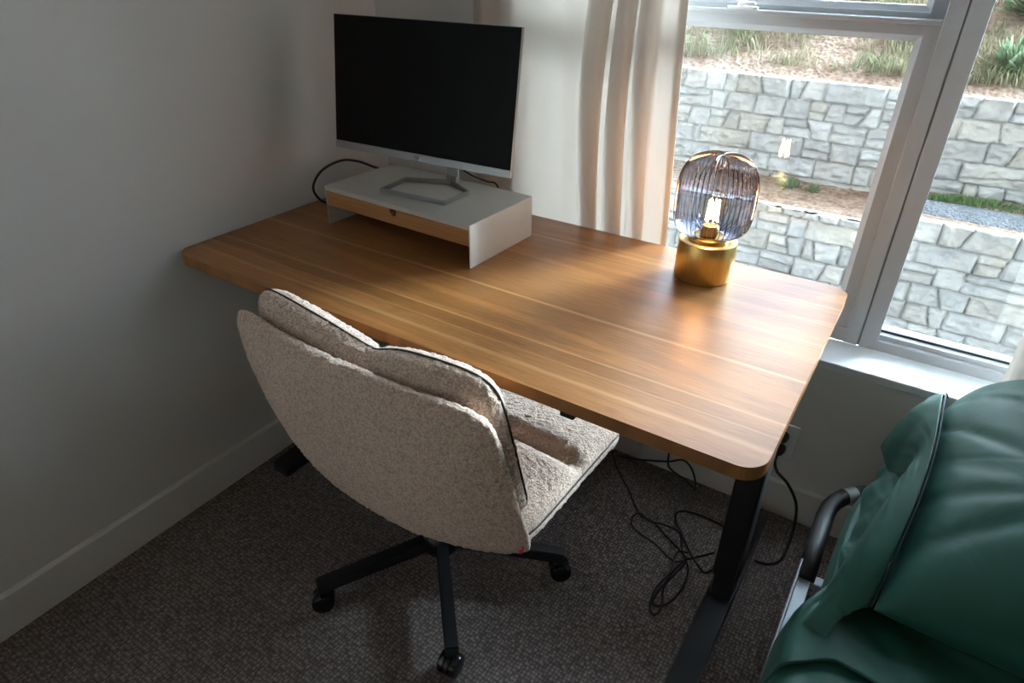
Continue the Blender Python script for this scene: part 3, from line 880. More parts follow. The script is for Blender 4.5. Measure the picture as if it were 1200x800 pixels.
def sup_outline(cs, cv, ex_top=5.0, ex_bot=7.0):
    def raw(t):
        c, s = math.cos(t), math.sin(t)
        ex = ex_top if s > 0 else ex_bot
        sx = math.copysign(abs(c) ** (2 / ex), c); sy = math.copysign(abs(s) ** (2 / ex), s)
        return sx * cs, 0.5 + sy * cv
    n = 6000
    pts = np.array([raw(2 * PI * k / n) for k in range(n + 1)])
    # even spacing along the outline
    L = np.concatenate([[0], np.cumsum(np.hypot(*(pts[1:] - pts[:-1]).T * np.array([[1.0], [1.25]])))])
    def f(t):
        q = (t / (2 * PI)) % 1.0 * L[-1]
        return float(np.interp(q, L, pts[:, 0])), float(np.interp(q, L, pts[:, 1]))
    return f
# rear shell: thin upholstered board
shell = puff('shell', sup_outline(1.0, 0.5, 9.5, 14), 520, 74, 0.021, 0.021, chair, sheet=back_sheet(0.010), amp=0.0030, edge_pow=0.36)
# front cushion of the back: rear half rises from the shell, dark seam at its rim, front puffs out, tuft down the middle
def cush_sheet(s, v):
    # cushion outline in shell coordinates, slightly taller, dipping at centre top
    ds0 = s - 0.16
    dip = 0.062 * math.exp(-(abs(ds0) / (0.34 if ds0 < 0 else 0.17)) ** 1.5) * sstep(0.72, 1.0, v)
    vv = 0.13 + (v) * 0.95 - dip
    p = back_point(s * 0.975, vv)
    e = 0.02
    ds = back_point(s + e, vv) - back_point(s - e, vv); dv = back_point(s, vv + e) - back_point(s, vv - e)
    n = ds.cross(dv).normalized()
    if n.y < 0: n = -n
    return p + n * 0.068, n
def btuft(s, v): return 1 - 0.5 * math.exp(-((s - 0.16 * v) / 0.05) ** 2)
puffo = sup_outline(1.0, 0.5, 8.0, 10)
cushion = puff('back_cushion', puffo, 460, 62, 0.046, 0.044, chair, sheet=cush_sheet, amp=0.0032, tuft=btuft, edge_pow=0.42)
def piping(name, sheetf, outl, parent, n=260, r=0.0019, off=0.0, scale=1.012):
    pts = []
    for i in range(n):
        s1, v1 = outl(2 * PI * i / n)
        b, nr = sheetf(s1 * scale, 0.5 + (v1 - 0.5) * scale)
        pts.append(b + nr * off)
    o = obj(name, tube(pts, r, 8, closed=True), M['piping'], parent, smooth=True)
    o['label'] = 'dark taupe piping seam'
    return o
piping('piping', cush_sheet, puffo, cushion, scale=1.004)
tp = back_sheet(-0.010)(0.955, 0.11)[0]
obj('brand_tag', box((tp.x - 0.002, tp.y - 0.001, tp.z - 0.006), (tp.x + 0.002, tp.y + 0.010, tp.z + 0.006), 0.0008), M['red_tag'], shell)['label'] = 'small red tag'

# seat: tray below, cushion above with piping between
SX, SY0, SY1 = 0.342, -0.170, 0.315
def seat_sheet(zc, bow=0.02):
    def f(s, v):
        x = SX * s; y = SY0 + (SY1 - SY0) * v
        z = zc + bow * abs(s) ** 3 * 0.5 - 0.03 * sstep(0.8, 1.0, v) * 0.6
        return Vector((x, y, z)), Vector((0, 0, 1))
    return f
def stuft(s, v):
    return 1 - 0.50 * math.exp(-((v - 0.52) / 0.045) ** 2) - 0.22 * math.exp(-(s / 0.06) ** 2)
so = sup_outline(1.0, 0.5, 9, 9)
seat = puff('seat_cushion', so, 420, 66, 0.055, 0.008, chair, sheet=seat_sheet(0.408), amp=0.0032, tuft=stuft, edge_pow=0.45)
piping('piping', seat_sheet(0.408), so, seat, scale=1.004)
puff('seat_tray', so, 360, 40, 0.010, 0.030, chair, sheet=seat_sheet(0.392), amp=0.0028, edge_pow=0.25)
# mechanism, gas lift, star base
bm = bmesh.new(); add_box(bm, (-0.10, -0.12, 0.335), (0.10, 0.12, 0.362), 0.006); add_box(bm, (-0.06, -0.09, 0.300), (0.06, 0.09, 0.336), 0.008)
obj('tilt_mechanism', bm, M['black_metal'], chair, auto=40)
obj('height_lever', tube([(0.05, 0.0, 0.32), (0.20, 0.0, 0.318), (0.27, 0.0, 0.312)], 0.006, 10), M['black_plastic'], chair, auto=40)
obj('gas_lift', lathe([(0, 0.06), (0.026, 0.06), (0.026, 0.20), (0.015, 0.202), (0.015, 0.305), (0, 0.305)], 32), M['black_metal'], chair, auto=40)
obj('hub', lathe([(0, 0.058), (0.040, 0.058), (0.046, 0.066), (0.046, 0.108), (0.038, 0.118), (0, 0.118)], 40), M['black_metal'], chair, auto=40)
def make_star_leg(ang):
    bm = bmesh.new()
    R0, R1 = 0.030, 0.318
    hw = 0.0155
    prof = [(R0, 0.070), (R1, 0.062), (R1, 0.094), (R0, 0.108)]
    A = [bm.verts.new((x, -hw, z)) for x, z in prof]; B = [bm.verts.new((x, hw, z)) for x, z in prof]
    for i in range(4): bm.faces.new((A[i], A[(i + 1) % 4], B[(i + 1) % 4], B[i]))
    bm.faces.new(A); bm.faces.new(B); bmesh.ops.recalc_face_normals(bm, faces=bm.faces)
    bmesh.ops.bevel(bm, geom=list(bm.edges), offset=0.003, segments=2, affect='EDGES')
    o = obj('star_leg', bm, M['black_metal'], chair, auto=40)
    o.rotation_euler = (0, 0, ang)
    bm = bmesh.new()
    add_lathe(bm, [(0, 0.040), (0.0055, 0.040), (0.0055, 0.066), (0, 0.066)], 12, (0.302, 0, 0))
    cst = obj('caster', bm, M['black_plastic'], o, auto=40)
    a2 = random.uniform(-0.9, 0.9)
    rot = Matrix.Translation((0.302, 0, 0)) @ Matrix.Rotation(a2, 4, 'Z')
    # hood
    bm = bmesh.new()
    segs = 14
    pr = []
    for k in range(segs + 1):
        a = math.radians(-15 + 210 * k / segs); pr.append((0.0265 * math.cos(a) + 0.006, 0.027 + 0.0265 * math.sin(a)))
    A = [bm.verts.new((x, -0.005, z)) for x, z in pr]; B = [bm.verts.new((x, 0.005, z)) for x, z in pr]
    for i in range(len(pr)): bm.faces.new((A[i], A[(i + 1) % len(pr)], B[(i + 1) % len(pr)], B[i]))
    bm.faces.new(A); bm.faces.new(B); bmesh.ops.recalc_face_normals(bm, faces=bm.faces)
    add_lathe(bm, [(0, 0.040), (0.010, 0.040), (0.010, 0.057), (0, 0.057)], 16)
    bmesh.ops.transform(bm, matrix=rot, verts=bm.verts)
    obj('caster_hood', bm, M['black_plastic'], cst, auto=40)
    for s in (-1, 1):
        pf = [(0, 0.005), (0.021, 0.005), (0.0265, 0.008), (0.0265, 0.017), (0.024, 0.022), (0.016, 0.025), (0.007, 0.0255), (0, 0.0255)]
        bm = lathe([(r, h * s) for r, h in pf], 32, (0.006, 0, 0.0268), 'Y')
        bmesh.ops.recalc_face_normals(bm, faces=bm.faces)
        bmesh.ops.transform(bm, matrix=rot, verts=bm.verts)
        obj('caster_wheel', bm, M['black_gloss'], cst, auto=35)
for k in range(5):
    make_star_leg(math.radians(-119.5 + 72 * k) - CTH)
# third-level limit: hood and wheels hang from the caster, which hangs from the leg -> lift casters to the chair
bpy.context.view_layer.update()
for o in [o for o in bpy.data.objects if o.name.startswith('caster') and not o.name.startswith('caster_')]:
    leg = o.parent
    o.parent = chair
    o.rotation_euler = leg.rotation_euler

# ------------------------------------------------------------------ wall outlets and plugs
def outlet(name, label, x0, z0, w=0.070, h=0.115):
    o = thing(name, label, 'outlet', (x0, -0.0001, z0))
    bm = bmesh.new(); add_box(bm, (0, -0.006, 0), (w, 0, h), 0.003, 3)
    obj('cover_plate', bm, M['white_plastic'], o, auto=40)
    for k in (0, 1):
        zc = h * (0.32 + 0.36 * k)
        r = obj('socket', add_box(bmesh.new(), (w / 2 - 0.017, -0.0075, zc - 0.014), (w / 2 + 0.017, -0.0058, zc + 0.014), 0.0006), M['white_plastic'], o)
        bm = bmesh.new()
        for dx in (-0.0065, 0.0065): add_box(bm, (w / 2 + dx - 0.001, -0.0078, zc - 0.002), (w / 2 + dx + 0.001, -0.0074, zc + 0.007))
        obj('slot', bm, M['dark_hole'], r)
    return o
outlet('wall_outlet', 'white wall outlet below the window right of the desk corner', 1.331, 0.188)
for k, (zz, lab) in enumerate(((0.188 + 0.037, 'lower black plug in the outlet beside the desk corner'), (0.188 + 0.078, 'upper black plug in the outlet beside the desk corner'))):
    t = thing('power_plug', lab, 'plug', (1.366, -0.0079, zz), 0, 'plugs in the wall outlet')
    bm = bmesh.new(); add_lathe(bm, [(0, 0), (0.0145, 0), (0.0145, -0.012), (0.011, -0.026), (0.006, -0.032), (0, -0.032)], 20, (0, 0, 0), 'Y')
    bmesh.ops.recalc_face_normals(bm, faces=bm.faces)
    obj('plug_body', bm, M['black_plastic'], t, auto=40)

# ------------------------------------------------------------------ cables on the floor
zf = 0.0045
def cab(label, pts, r=0.0028, name='power_cable'):
    return tag(obj(name, tube(pts, r, 8, 8), M['cable'], smooth=True), label, 'cable')
Ax = [(1.078, -0.237), (1.118, -0.24), (1.177, -0.274), (1.234, -0.31), (1.25, -0.329), (1.239, -0.395), (1.224, -0.452), (1.227, -0.495), (1.253, -0.482), (1.27, -0.422), (1.265, -0.359), (1.228, -0.303), (1.201, -0.252), (1.156, -0.241), (1.114, -0.25), (1.078, -0.239), (1.068, -0.268), (1.092, -0.297), (1.161, -0.327), (1.222, -0.353), (1.254, -0.326), (1.302, -0.254)]
Az = [zf + (0.0065 if 3 <= i <= 5 else 0.0) + (0.012 if 10 <= i <= 12 else 0) + (0.006 if 13 <= i <= 15 else 0) + (0.014 if 18 <= i <= 20 else 0) for i in range(len(Ax))]
up = [(0.905, -0.10, 0.69), (0.900, -0.11, 0.45), (0.915, -0.12, 0.16), (0.955, -0.15, 0.07), (1.02, -0.19, 0.03)]
cab('thin black cable dropping past the chair seat and coiled on the carpet', up + [(x, y, z) for (x, y), z in zip(Ax, Az)])
Cx = [(1.325, -0.165), (1.282, -0.148), (1.218, -0.144), (1.171, -0.161), (1.171, -0.198), (1.206, -0.254), (1.245, -0.302), (1.279, -0.335), (1.305, -0.332), (1.322, -0.292)]
cab('thin black cable arched on the carpet left of the desk leg', [(x, y, zf + (0.020 if 5 <= i <= 7 else 0)) for i, (x, y) in enumerate(Cx)], name='loose_cable')
Dx = [(1.249, -0.315), (1.223, -0.327), (1.231, -0.401), (1.219, -0.465), (1.225, -0.509), (1.243, -0.523), (1.248, -0.49), (1.235, -0.454), (1.234, -0.408), (1.248, -0.346)]
cab('small loop of black cable in front of the tangle on the carpet', [(x, y, zf + 0.019 + (0.004 if i in (0, 9) else 0) - (0.018 if 3 < i < 7 else 0)) for i, (x, y) in enumerate(Dx)], name='loose_cable')
# cord hanging under the rear of the desk, ending in a bright connector
o = thing('hanging_cord', 'black cord with a shiny tip hanging below the desk near the baseboard', 'cable', (1.17, -0.05, 0.0))
pp = [(0.93, -0.055, 0.016), (1.00, -0.054, 0.035), (1.082, -0.052, 0.067), (1.125, -0.050, 0.092), (1.155, -0.049, 0.070), (1.172, -0.050, 0.030), (1.176, -0.050, 0.012)]
bm = tube([(a - 1.17, b + 0.05, c) for a, b, c in pp], 0.0030, 8, 8); obj('cord', bm, M['cable'], o, smooth=True)
pp = [(1.085, -0.065, 0.14), (1.086, -0.063, 0.07), (1.105, -0.060, 0.045), (1.145, -0.056, 0.028), (1.172, -0.056, 0.010)]
bm = tube([(a - 1.17, b + 0.05, c) for a, b, c in pp], 0.0034, 8, 8); obj('cord', bm, M['cable'], o, smooth=True)
obj('connector', tube([(0.004, -0.003, 0.0035), (0.010, -0.002, 0.020)], 0.0045, 10), M['steel'], o, auto=40)
# flat lead from the outlet: loops out beside the leg and runs under it
pts = [(1.366, -0.041, 0.225), (1.366, -0.055, 0.21), (1.380, -0.075, 0.195), (1.415, -0.085, 0.175), (1.448, -0.090, 0.125), (1.460, -0.105, 0.062), (1.462, -0.135, 0.022), (1.455, -0.185, 0.006), (1.430, -0.215, 0.0055), (1.400, -0.222, 0.0055)]
cab('black power lead looping from the outlet down to the carpet beside the desk leg', pts, 0.0040, 'power_lead')
pts = [(1.366, -0.041, 0.266), (1.355, -0.060, 0.28), (1.325, -0.070, 0.36), (1.318, -0.072, 0.52), (1.31, -0.08, 0.69)]
cab('short black lead from the upper plug, hidden behind the desktop corner', pts, 0.0040, 'power_lead')

# white box low on the wall behind the chair seat
t = thing('cable_box', 'small white wall plate low behind the chair seat, just above the carpet', 'wall plate', (0.862, -0.0142, 0.022))
bm = bmesh.new(); add_box(bm, (0, -0.008, 0), (0.075, 0, 0.075), 0.003, 3); obj('plate', bm, M['white_plastic'], t, auto=40)

# ------------------------------------------------------------------ guest bed with green bedding
BX0, BX1 = 1.50, 2.42
bed = thing('folding_bed', 'black tubular folding bed with green fitted sheet at right', 'bed', (1.95, -1.0, 0))
def B(name, bm, mat, parent=None, **kw):
    o = obj(name, bm, mat, parent or bed, **kw)
    if parent is None: o.location = (-1.95, 1.0, 0)
    return o
RZ = 0.30
def corner_pts(off, zz):
    x0, x1, y1 = BX0 + off, BX1 - off, -0.125 - off
    r = 0.165 - off
    pts = [(x0, -0.50, zz), (x0, -0.40, zz)]
    for k in range(9):
        a = PI - PI / 2 * k / 8; pts.append((x0 + r + r * math.cos(a), y1 - r + r * math.sin(a), zz))
    for k in range(9):
        a = PI / 2 - PI / 2 * k / 8; pts.append((x1 - r + r * math.cos(a), y1 - r + r * math.sin(a), zz))
    pts += [(x1, -0.40, zz), (x1, -0.50, zz)]
    return pts
B('head_tube', tube(corner_pts(0.018, RZ), 0.0185, 16), M['grip'], smooth=True)
bm = bmesh.new(); add_tube(bm, [(p[0], p[1], p[2]) for p in corner_pts(0.018, RZ)][5:7], 0.0197, 16)
B('joint_ring', bm, M['silver'], auto=40)
for sx in (0, 1):
    x0 = BX0 if sx == 0 else BX1 - 0.03
    bm = bmesh.new(); add_box(bm, (x0, -2.05, RZ - 0.022), (x0 + 0.006, -0.46, RZ + 0.012), 0.002)
    side = B('side_rail', bm, M['black_metal'], auto=40)
    bm = bmesh.new(); add_box(bm, (x0 + 0.0062, -2.05, RZ - 0.006), (x0 + 0.030, -0.47, RZ - 0.001), 0.001)
    B('rail_flange', bm, M['rail_grey'])
    for yy in (-0.62, -1.30, -1.95):
        B('leg', tube([(x0 + 0.015, yy, RZ - 0.02), (x0 + 0.015, yy, 0.0)], 0.0125, 14), M['black_metal'], auto=40)
for yy in (-0.49, -1.30, -1.95):
    B('cross_bar', box((BX0 + 0.031, yy - 0.012, RZ - 0.018), (BX1 - 0.031, yy + 0.012, RZ - 0.002), 0.002), M['rail_grey'] if yy > -0.6 else M['black_metal'])
# mattress: rounded plan, soft edges
def mattress_grid():
    nu, nv = 360, 60
    x0, x1, y0, y1 = 1.548, 2.378, -2.02, -0.175
    cx, cy = (x0 + x1) / 2, (y0 + y1) / 2
    P = np.zeros((nu, nv, 3))
    zt, zb = 0.398, 0.304
    for i in range(nu):
        t = 2 * PI * i / nu; c, s = math.cos(t), math.sin(t)
        ex = 9.0
        ox = math.copysign(abs(c) ** (2 / ex), c) * (x1 - x0) / 2; oy = math.copysign(abs(s) ** (2 / ex), s) * (y1 - y0) / 2
        for j in range(nv):
            w = j / (nv - 1)
            # path: bottom centre -> edge -> top centre
            if w < 0.25: q = w / 0.25 * 0.97; z = zb
            elif w < 0.55:
                a = (w - 0.25) / 0.30 * PI; q = 0.97 + 0.03 * math.sin(a); z = zb + (zt - zb) * (1 - math.cos(a)) / 2
            else: q = 0.97 * (1 - (w - 0.55) / 0.45); z = zt
            q = max(q, 0.002)
            zz = z + (0.008 * noise.noise(Vector((ox * q * 4, oy * q * 4, 1))) + 0.012 * (1 - q ** 4) if z > 0.36 else 0)
            P[i, j] = (cx + ox * q, cy + oy * q, zz)
    return np.concatenate([P, P[:1]], 0)
me = grid_mesh('mattress', mattress_grid()); mo = link('mattress', me, M['green'], bed, True); mo.location = (-1.95, 1.0, 0)

# top sheet folded back: covers from y=-0.62 toward the foot, edge folded double, hangs over the left side
def sheet_grid(ytop_fn, y_end, xl_fn, lift, nz=170, nx=150, seed=0.0, drop=0.10):
    """sheet lying on the mattress (z~0.41) and dropping over its left side"""
    P = np.zeros((nx, nz, 3))
    xr = 2.36
    for i in range(nx):
        u = i / (nx - 1)
        for j in range(nz):
            w = j / (nz - 1)
            # arc-length across: first `drop` metres hang down on the left
            L = u * (drop + (xr - 1.525))
            if L < drop: x = 1.519 - 0.012 * math.sin((drop - L) * 18); z = 0.398 - (drop - L) * 0.9
            elif L < drop + 0.05:
                a = (L - drop) / 0.05 * PI / 2; x = 1.519 + 0.032 * (1 - math.cos(a)) ; z = 0.398 + 0.024 * math.sin(a)
            else: x = 1.551 + (L - drop - 0.05); z = 0.422
            yt = ytop_fn(x); y = yt + (y_end - yt) * w
            z += lift
            wr = 0.013 * noise.noise(Vector((x * 6 + seed, y * 4, z * 3))) + 0.006 * noise.noise(Vector((x * 22 + y * 9, y * 14 + seed, 0.5)))
            z += wr + (0.010 * math.exp(-((y - yt) / 0.02) ** 2)); x += wr * 0.7 if L < drop + .03 else 0
            P[i, j] = (x, y, z)
    return P
def y_hi(x): return -0.60 - 0.05 * sstep(1.56, 1.75, x) - 0.13 * (1 - sstep(1.50, 1.58, x)) - 0.04 * sstep(1.8, 2.3, x)
def y_lo(x): return -0.765 - 0.02 * math.sin((x - 1.5) * 6) - 0.06 * (1 - sstep(1.50, 1.60, x))
me = grid_mesh('top_sheet', sheet_grid(y_hi, -2.0, None, 0.0, seed=3.1))
o = link('top_sheet', me, M['green'], None, True); solidify(o, 0.003, 0); tag(o, 'green top sheet spread over the folding bed below the pillow', 'sheet')
def fold_grid():
    P = sheet_grid(lambda x: y_hi(x) + 0.004, -0.8, None, 0.014, nz=60, seed=3.1)
    nx, nz, _ = P.shape
    # lower edge of the turned-back band follows y_lo
    for i in range(nx):
        for j in range(nz):
            x = P[i, j, 0]; w = j / (nz - 1)
            P[i, j, 1] = y_hi(x) + 0.004 + (y_lo(x) - y_hi(x)) * w
            P[i, j, 2] += 0.004 * math.sin(PI * w)
    return P
me = grid_mesh('folded_band', fold_grid()); fo = link('folded_band', me, M['green'], o, True); solidify(fo, 0.006, 0)

# pillow
pil = thing('pillow', 'plump pillow in a dark green pillowcase with an open hem, against the window', 'pillow', (1.99, -0.372, 0.545))
PL, PW, PT = 0.37, 0.318, 0.128
def pillow_pt(s, v, side):
    """s -1..1 along x, v -1..1 along depth (v=1 near the wall), local coordinates"""
    x = PL * s * (1 - 0.05 * (1 - abs(v) ** 2) * abs(s)); y = PW * v * (1 - 0.05 * (1 - abs(s) ** 2) * abs(v))
    if v > 0: y -= 0.055 * max(0.0, -s - 0.45) ** 1.5 * v * 2.2      # slumped rear corner
    if v > 0 and s < -0.4: x += 0.075 * ((-s - 0.4) / 0.6) ** 2 * max(0.0, v - 0.35) ** 1.6 / 0.5
    e = max(0.0, (1 - abs(s) ** 2.6)) ** 0.5 * max(0.0, (1 - abs(v) ** 3.0)) ** 0.45
    t = PT * e
    z = t if side > 0 else -t * 0.78
    if side > 0:
        z += 0.012 * e * noise.noise(Vector((s * 1.6 + 4, v * 2.0, 0.3)))
        # creases running in from the seam, fading towards the middle
        fade = math.exp(-(s + 1) / 0.55)
        for (v0, k, amp, wd) in ((0.62, -0.35, 0.010, 0.055), (0.30, -0.75, 0.012, 0.06), (-0.05, -0.30, 0.009, 0.07), (-0.38, 0.25, 0.011, 0.06), (-0.72, 0.65, 0.012, 0.07)):
            z -= amp * fade * math.exp(-((v - v0 - k * (s + 1)) / wd) ** 2) * e
        for (s0, v0, ang, L, wd, amp) in ((-0.45, 0.42, -0.55, 0.22, 0.030, 0.007), (-0.30, 0.18, -0.5, 0.25, 0.030, 0.006), (0.0, -0.28, -0.45, 0.45, 0.028, 0.006), (0.35, 0.55, 0.3, 0.3, 0.04, 0.006)):
            du = (s - s0) * math.cos(ang) + (v - v0) * math.sin(ang); dv = -(s - s0) * math.sin(ang) + (v - v0) * math.cos(ang)
            z += amp * math.exp(-(du / L) ** 2) * (math.exp(-(dv / wd) ** 2) - 0.8 * math.exp(-((dv - 0.07) / wd) ** 2)) * e
        z -= 0.0022 * math.exp(-((s + 0.12) / 0.010) ** 2) * e
        z -= 0.0018 * math.exp(-((v + 0.05) / 0.012) ** 2) * e
    tilt = 0.19
    z2 = z + y * tilt + 0.006 - 0.07 * max(0.0, -s - 0.55) * max(0.0, v - 0.2)
    if side < 0: z2 = max(z2, 0.440 - 0.545 + 0.004 * (1 - e))
    return Vector((x, y, z2))
nu = 200
for side in (1,):
    P = np.zeros((nu, 2 * nu - 1, 3))
    for i in range(nu):
        s = -math.cos(PI * i / (nu - 1))
        for j in range(2 * nu - 1):
            if j < nu: v = -math.cos(PI * j / (nu - 1)); sd = 1
            else: v = math.cos(PI * (j - nu + 1) / (nu - 1)); sd = -1
            P[i, j] = pillow_pt(s, v, sd)
    me = grid_mesh('pillowcase', P)
    bm = bmesh.new(); bm.from_mesh(me); bmesh.ops.remove_doubles(bm, verts=bm.verts, dist=1e-5); bmesh.ops.recalc_face_normals(bm, faces=bm.faces); bm.to_mesh(me); bm.free()
    case = link('pillowcase', me, M['green'], pil, True)
# open hem: two loose layers beyond the seam on the left side (world pts)
O = Vector(pil.location)
seam_w = [(1.668, -0.062, 0.535), (1.650, -0.130, 0.590), (1.642, -0.260, 0.628), (1.640, -0.400, 0.628), (1.634, -0.520, 0.598), (1.622, -0.620, 0.545), (1.612, -0.685, 0.485)]
def flap(seam, hem, n1=200, n2=50, amp=0.010, seed=0, droop=0.02, nseam=1):
    S = cat_rom(seam, 24); 
    # the hem is a slack edge: piecewise straight with soft corners
    Hh = []
    for k in range(len(hem) - 1):
        a, b = Vector(hem[k]), Vector(hem[k + 1])
        Hh += [a.lerp(b, q / 24) for q in range(24)]
    Hh.append(Vector(hem[-1]))
    for _ in range(10): Hh = [Hh[0]] + [(Hh[q - 1] + Hh[q] * 2 + Hh[q + 1]) / 4 for q in range(1, len(Hh) - 1)] + [Hh[-1]]
    P = np.zeros((n1, n2, 3))
    for i in range(n1):
        f = i / (n1 - 1) * (len(S) - 1.001); a = S[int(f)].lerp(S[int(f) + 1], f % 1)
        f = i / (n1 - 1) * (len(Hh) - 1.001); b = Hh[int(f)].lerp(Hh[int(f) + 1], f % 1)
        for j in range(n2):
            w = j / (n2 - 1)
            p = a.lerp(b, w)
            p = p + Vector((-0.35, 0, 1)) * (droop * math.sin(PI * w))
            d = amp * w * noise.noise(Vector((i / n1 * 9 + seed, w * 1.2, seed))) + 0.15 * amp * noise.noise(Vector((i / n1 * 18 + w * 9 + seed, w * 4, 1.0))) * min(1, w * 4)
            p = p + Vector((-0.5, 0.2, 0.8)) * d * 1.8
            P[i, j] = p - O
    return P
# stiff upper layer: hangs as a pointed fold near the wall, gathered again lower down
hem_w = [(1.655, -0.066, 0.520), (1.612, -0.135, 0.510), (1.572, -0.205, 0.470), (1.597, -0.275, 0.462), (1.625, -0.360, 0.500), (1.600, -0.455, 0.500), (1.572, -0.560, 0.478), (1.548, -0.665, 0.452), (1.535, -0.735, 0.432), (1.570, -0.745, 0.432)]
me = grid_mesh('hem_flap', flap(seam_w, hem_w)); hf = link('hem_flap', me, M['green'], pil, True); solidify(hf, 0.0025, 0)
hem2 = [(1.640, -0.13, 0.45), (1.603, -0.19, 0.428), (1.585, -0.26, 0.424), (1.568, -0.35, 0.428), (1.572, -0.43, 0.434), (1.556, -0.50, 0.432), (1.562, -0.58, 0.434), (1.590, -0.65, 0.434)]
seam2 = [(x + 0.03, y - 0.01, z - 0.09 if z > 0.56 else z - 0.03) for x, y, z in seam_w[:-1]] + [(1.600, -0.655, 0.440)]
me = grid_mesh('hem_flap', flap(seam2, hem2, seed=5.3, amp=0.012, droop=0.014)); hf2 = link('hem_flap', me, M['green'], pil, True); solidify(hf2, 0.0025, 0)
sp_ = [Vector(p) - O for p in cat_rom(seam_w, 14)]
ob = obj('hem_seam', tube([p + Vector((0.004, 0, 0.004)) for p in sp_[5:]], 0.0016, 6), M['green_thread'], pil, smooth=True)

# ------------------------------------------------------------------ outside: two block walls, terraces and a slope
def stone_wall(name, label, x0, x1, Y, top_fn, zbot, step, seed, cap=0.07):
    rs = random.Random(seed)
    nx = int((x1 - x0) / step) + 1; ztopmax = max(top_fn(x0), top_fn(x1), top_fn(1.0), top_fn(2.0))
    nz = int((ztopmax - zbot) / step) + 1
    xs = np.linspace(x0, x1, nx); zs = np.linspace(zbot, ztopmax, nz)
    X, Z = np.meshgrid(xs, zs, indexing='ij')
    D = np.full(X.shape, 9.0); ID = np.zeros(X.shape, int); Tx = np.zeros(X.shape); Tz = np.zeros(X.shape); Of = np.zeros(X.shape)
    wobx = 0.010 * (vnoise(X * 9, Z * 9) - 0.5) + 0.006 * (vnoise(X * 25, Z * 25) - 0.5)
    wobz = 0.012 * (vnoise(X * 8 + 50, Z * 8) - 0.5) + 0.006 * (vnoise(X * 27, Z * 27 + 9) - 0.5)
    Xw, Zw = X + wobx, Z + wobz
    cid = 1
    CH = 0.172
    z1 = ztopmax; row = 0
    cols = [(0.5, 0.5, 0.5)]
    while z1 > zbot:
        z0 = z1 - CH; x = x0 - rs.uniform(0, 0.4)
        while x < x1:
            w = rs.choice((0.30, 0.42, 0.50))
            # cut the block into stones: list of convex regions defined by half-planes
            b = [(x, z0, x + w, z1)]
            cuts = []
            r = rs.random()
            if r < 0.28: regs = [[]]
            elif r < 0.58:
                h = z0 + CH * rs.uniform(0.4, 0.6); k = rs.uniform(-0.12, 0.12); xc = x + w / 2
                regs = [[(k, -1, h - k * xc, 1)], [(k, -1, h - k * xc, -1)]]
            elif r < 0.8:
                c = x + w * rs.uniform(0.3, 0.7); k = rs.uniform(-0.45, 0.45); zc = (z0 + z1) / 2
                regs = [[(-1, k, c - k * zc, 1)], [(-1, k, c - k * zc, -1)]]
            else:
                c = x + w * rs.uniform(0.35, 0.65); k = rs.uniform(-0.5, 0.5); zc = (z0 + z1) / 2
                h = z0 + CH * rs.uniform(0.4, 0.6)
                regs = [[(-1, k, c - k * zc, -1)], [(-1, k, c - k * zc, 1), (0, -1, h, 1)], [(-1, k, c - k * zc, 1), (0, -1, h, -1)]]
            i0, i1 = np.searchsorted(xs, x - 0.03), np.searchsorted(xs, x + w + 0.03)
            j0, j1 = np.searchsorted(zs, z0 - 0.03), np.searchsorted(zs, z1 + 0.03)
            if i1 > i0 and j1 > j0:
                sx, sz = Xw[i0:i1, j0:j1], Zw[i0:i1, j0:j1]
                inside = np.minimum(np.minimum(sx - x, x + w - sx), np.minimum(sz - z0, z1 + (0.05 if row == 0 else 0) - sz))
                for reg in regs:
                    d = inside.copy()
                    for (a, bb, c0, sg) in reg:
                        d = np.minimum(d, sg * (a * sx + bb * sz + c0) / math.hypot(a, bb))
                    m = d > 0
                    D[i0:i1, j0:j1][m] = d[m]; ID[i0:i1, j0:j1][m] = cid
                    Tx[i0:i1, j0:j1][m] = (rs.uniform(-0.12, 0.12) * (sx - x - w / 2))[m]
                    Tz[i0:i1, j0:j1][m] = (rs.uniform(-0.16, 0.10) * (sz - (z0 + z1) / 2))[m]
                    Of[i0:i1, j0:j1][m] = rs.uniform(-0.008, 0.010)
                    g = rs.uniform(0.28, 0.38); wm = rs.random() ** 2 * 0.028 + 0.006
                    cols.append((g + wm, g + wm * 0.35, g - wm * 0.7))
                    cid += 1
            x += w
        z1 = z0; row += 1
    D = np.where(D > 8, 0, D)
    edge = np.clip(D / 0.028, 0, 1); round_ = 1 - (1 - edge) ** 2.2
    gap = np.clip(D / 0.006, 0, 1)
    seedm = ID * 0.37
    rock = np.abs(fbm(X * 7 + seedm * 5, Z * 11 + seedm * 3, 4)) * 0.10 + fbm(X * 24 + seedm, Z * 24, 3) * 0.020
    out = (0.045 * round_ + (Tx + Tz + Of) * edge - rock * edge) + (gap - 1) * 0.045
    Yg = Y - out
    top = np.vectorize(top_fn)(X)
    Zc = np.minimum(Z, top)
    P = np.stack([X, Yg, Zc], 2)
    capY = np.linspace(0.02, cap, 12)
    C = np.zeros((nx, 12, 3)); C[:, :, 0] = xs[:, None]; C[:, :, 1] = Y + capY[None, :]; C[:, :, 2] = np.vectorize(top_fn)(xs)[:, None] + 0.004 * np.array([[rs.uniform(-1, 1) for _ in range(12)] for _ in range(1)])
    P = np.concatenate([P, C], 1)
    me = grid_mesh(name, P)
    colr = np.array(cols)[ID]; dark = (0.25 + 0.75 * gap)[..., None]
    colr = np.concatenate([colr, np.repeat(colr[:, -1:, :], 12, 1)], 1)
    ca = me.color_attributes.new('Col', 'FLOAT_COLOR', 'POINT')
    rgba = np.concatenate([colr, np.ones(colr.shape[:2] + (1,))], 2)
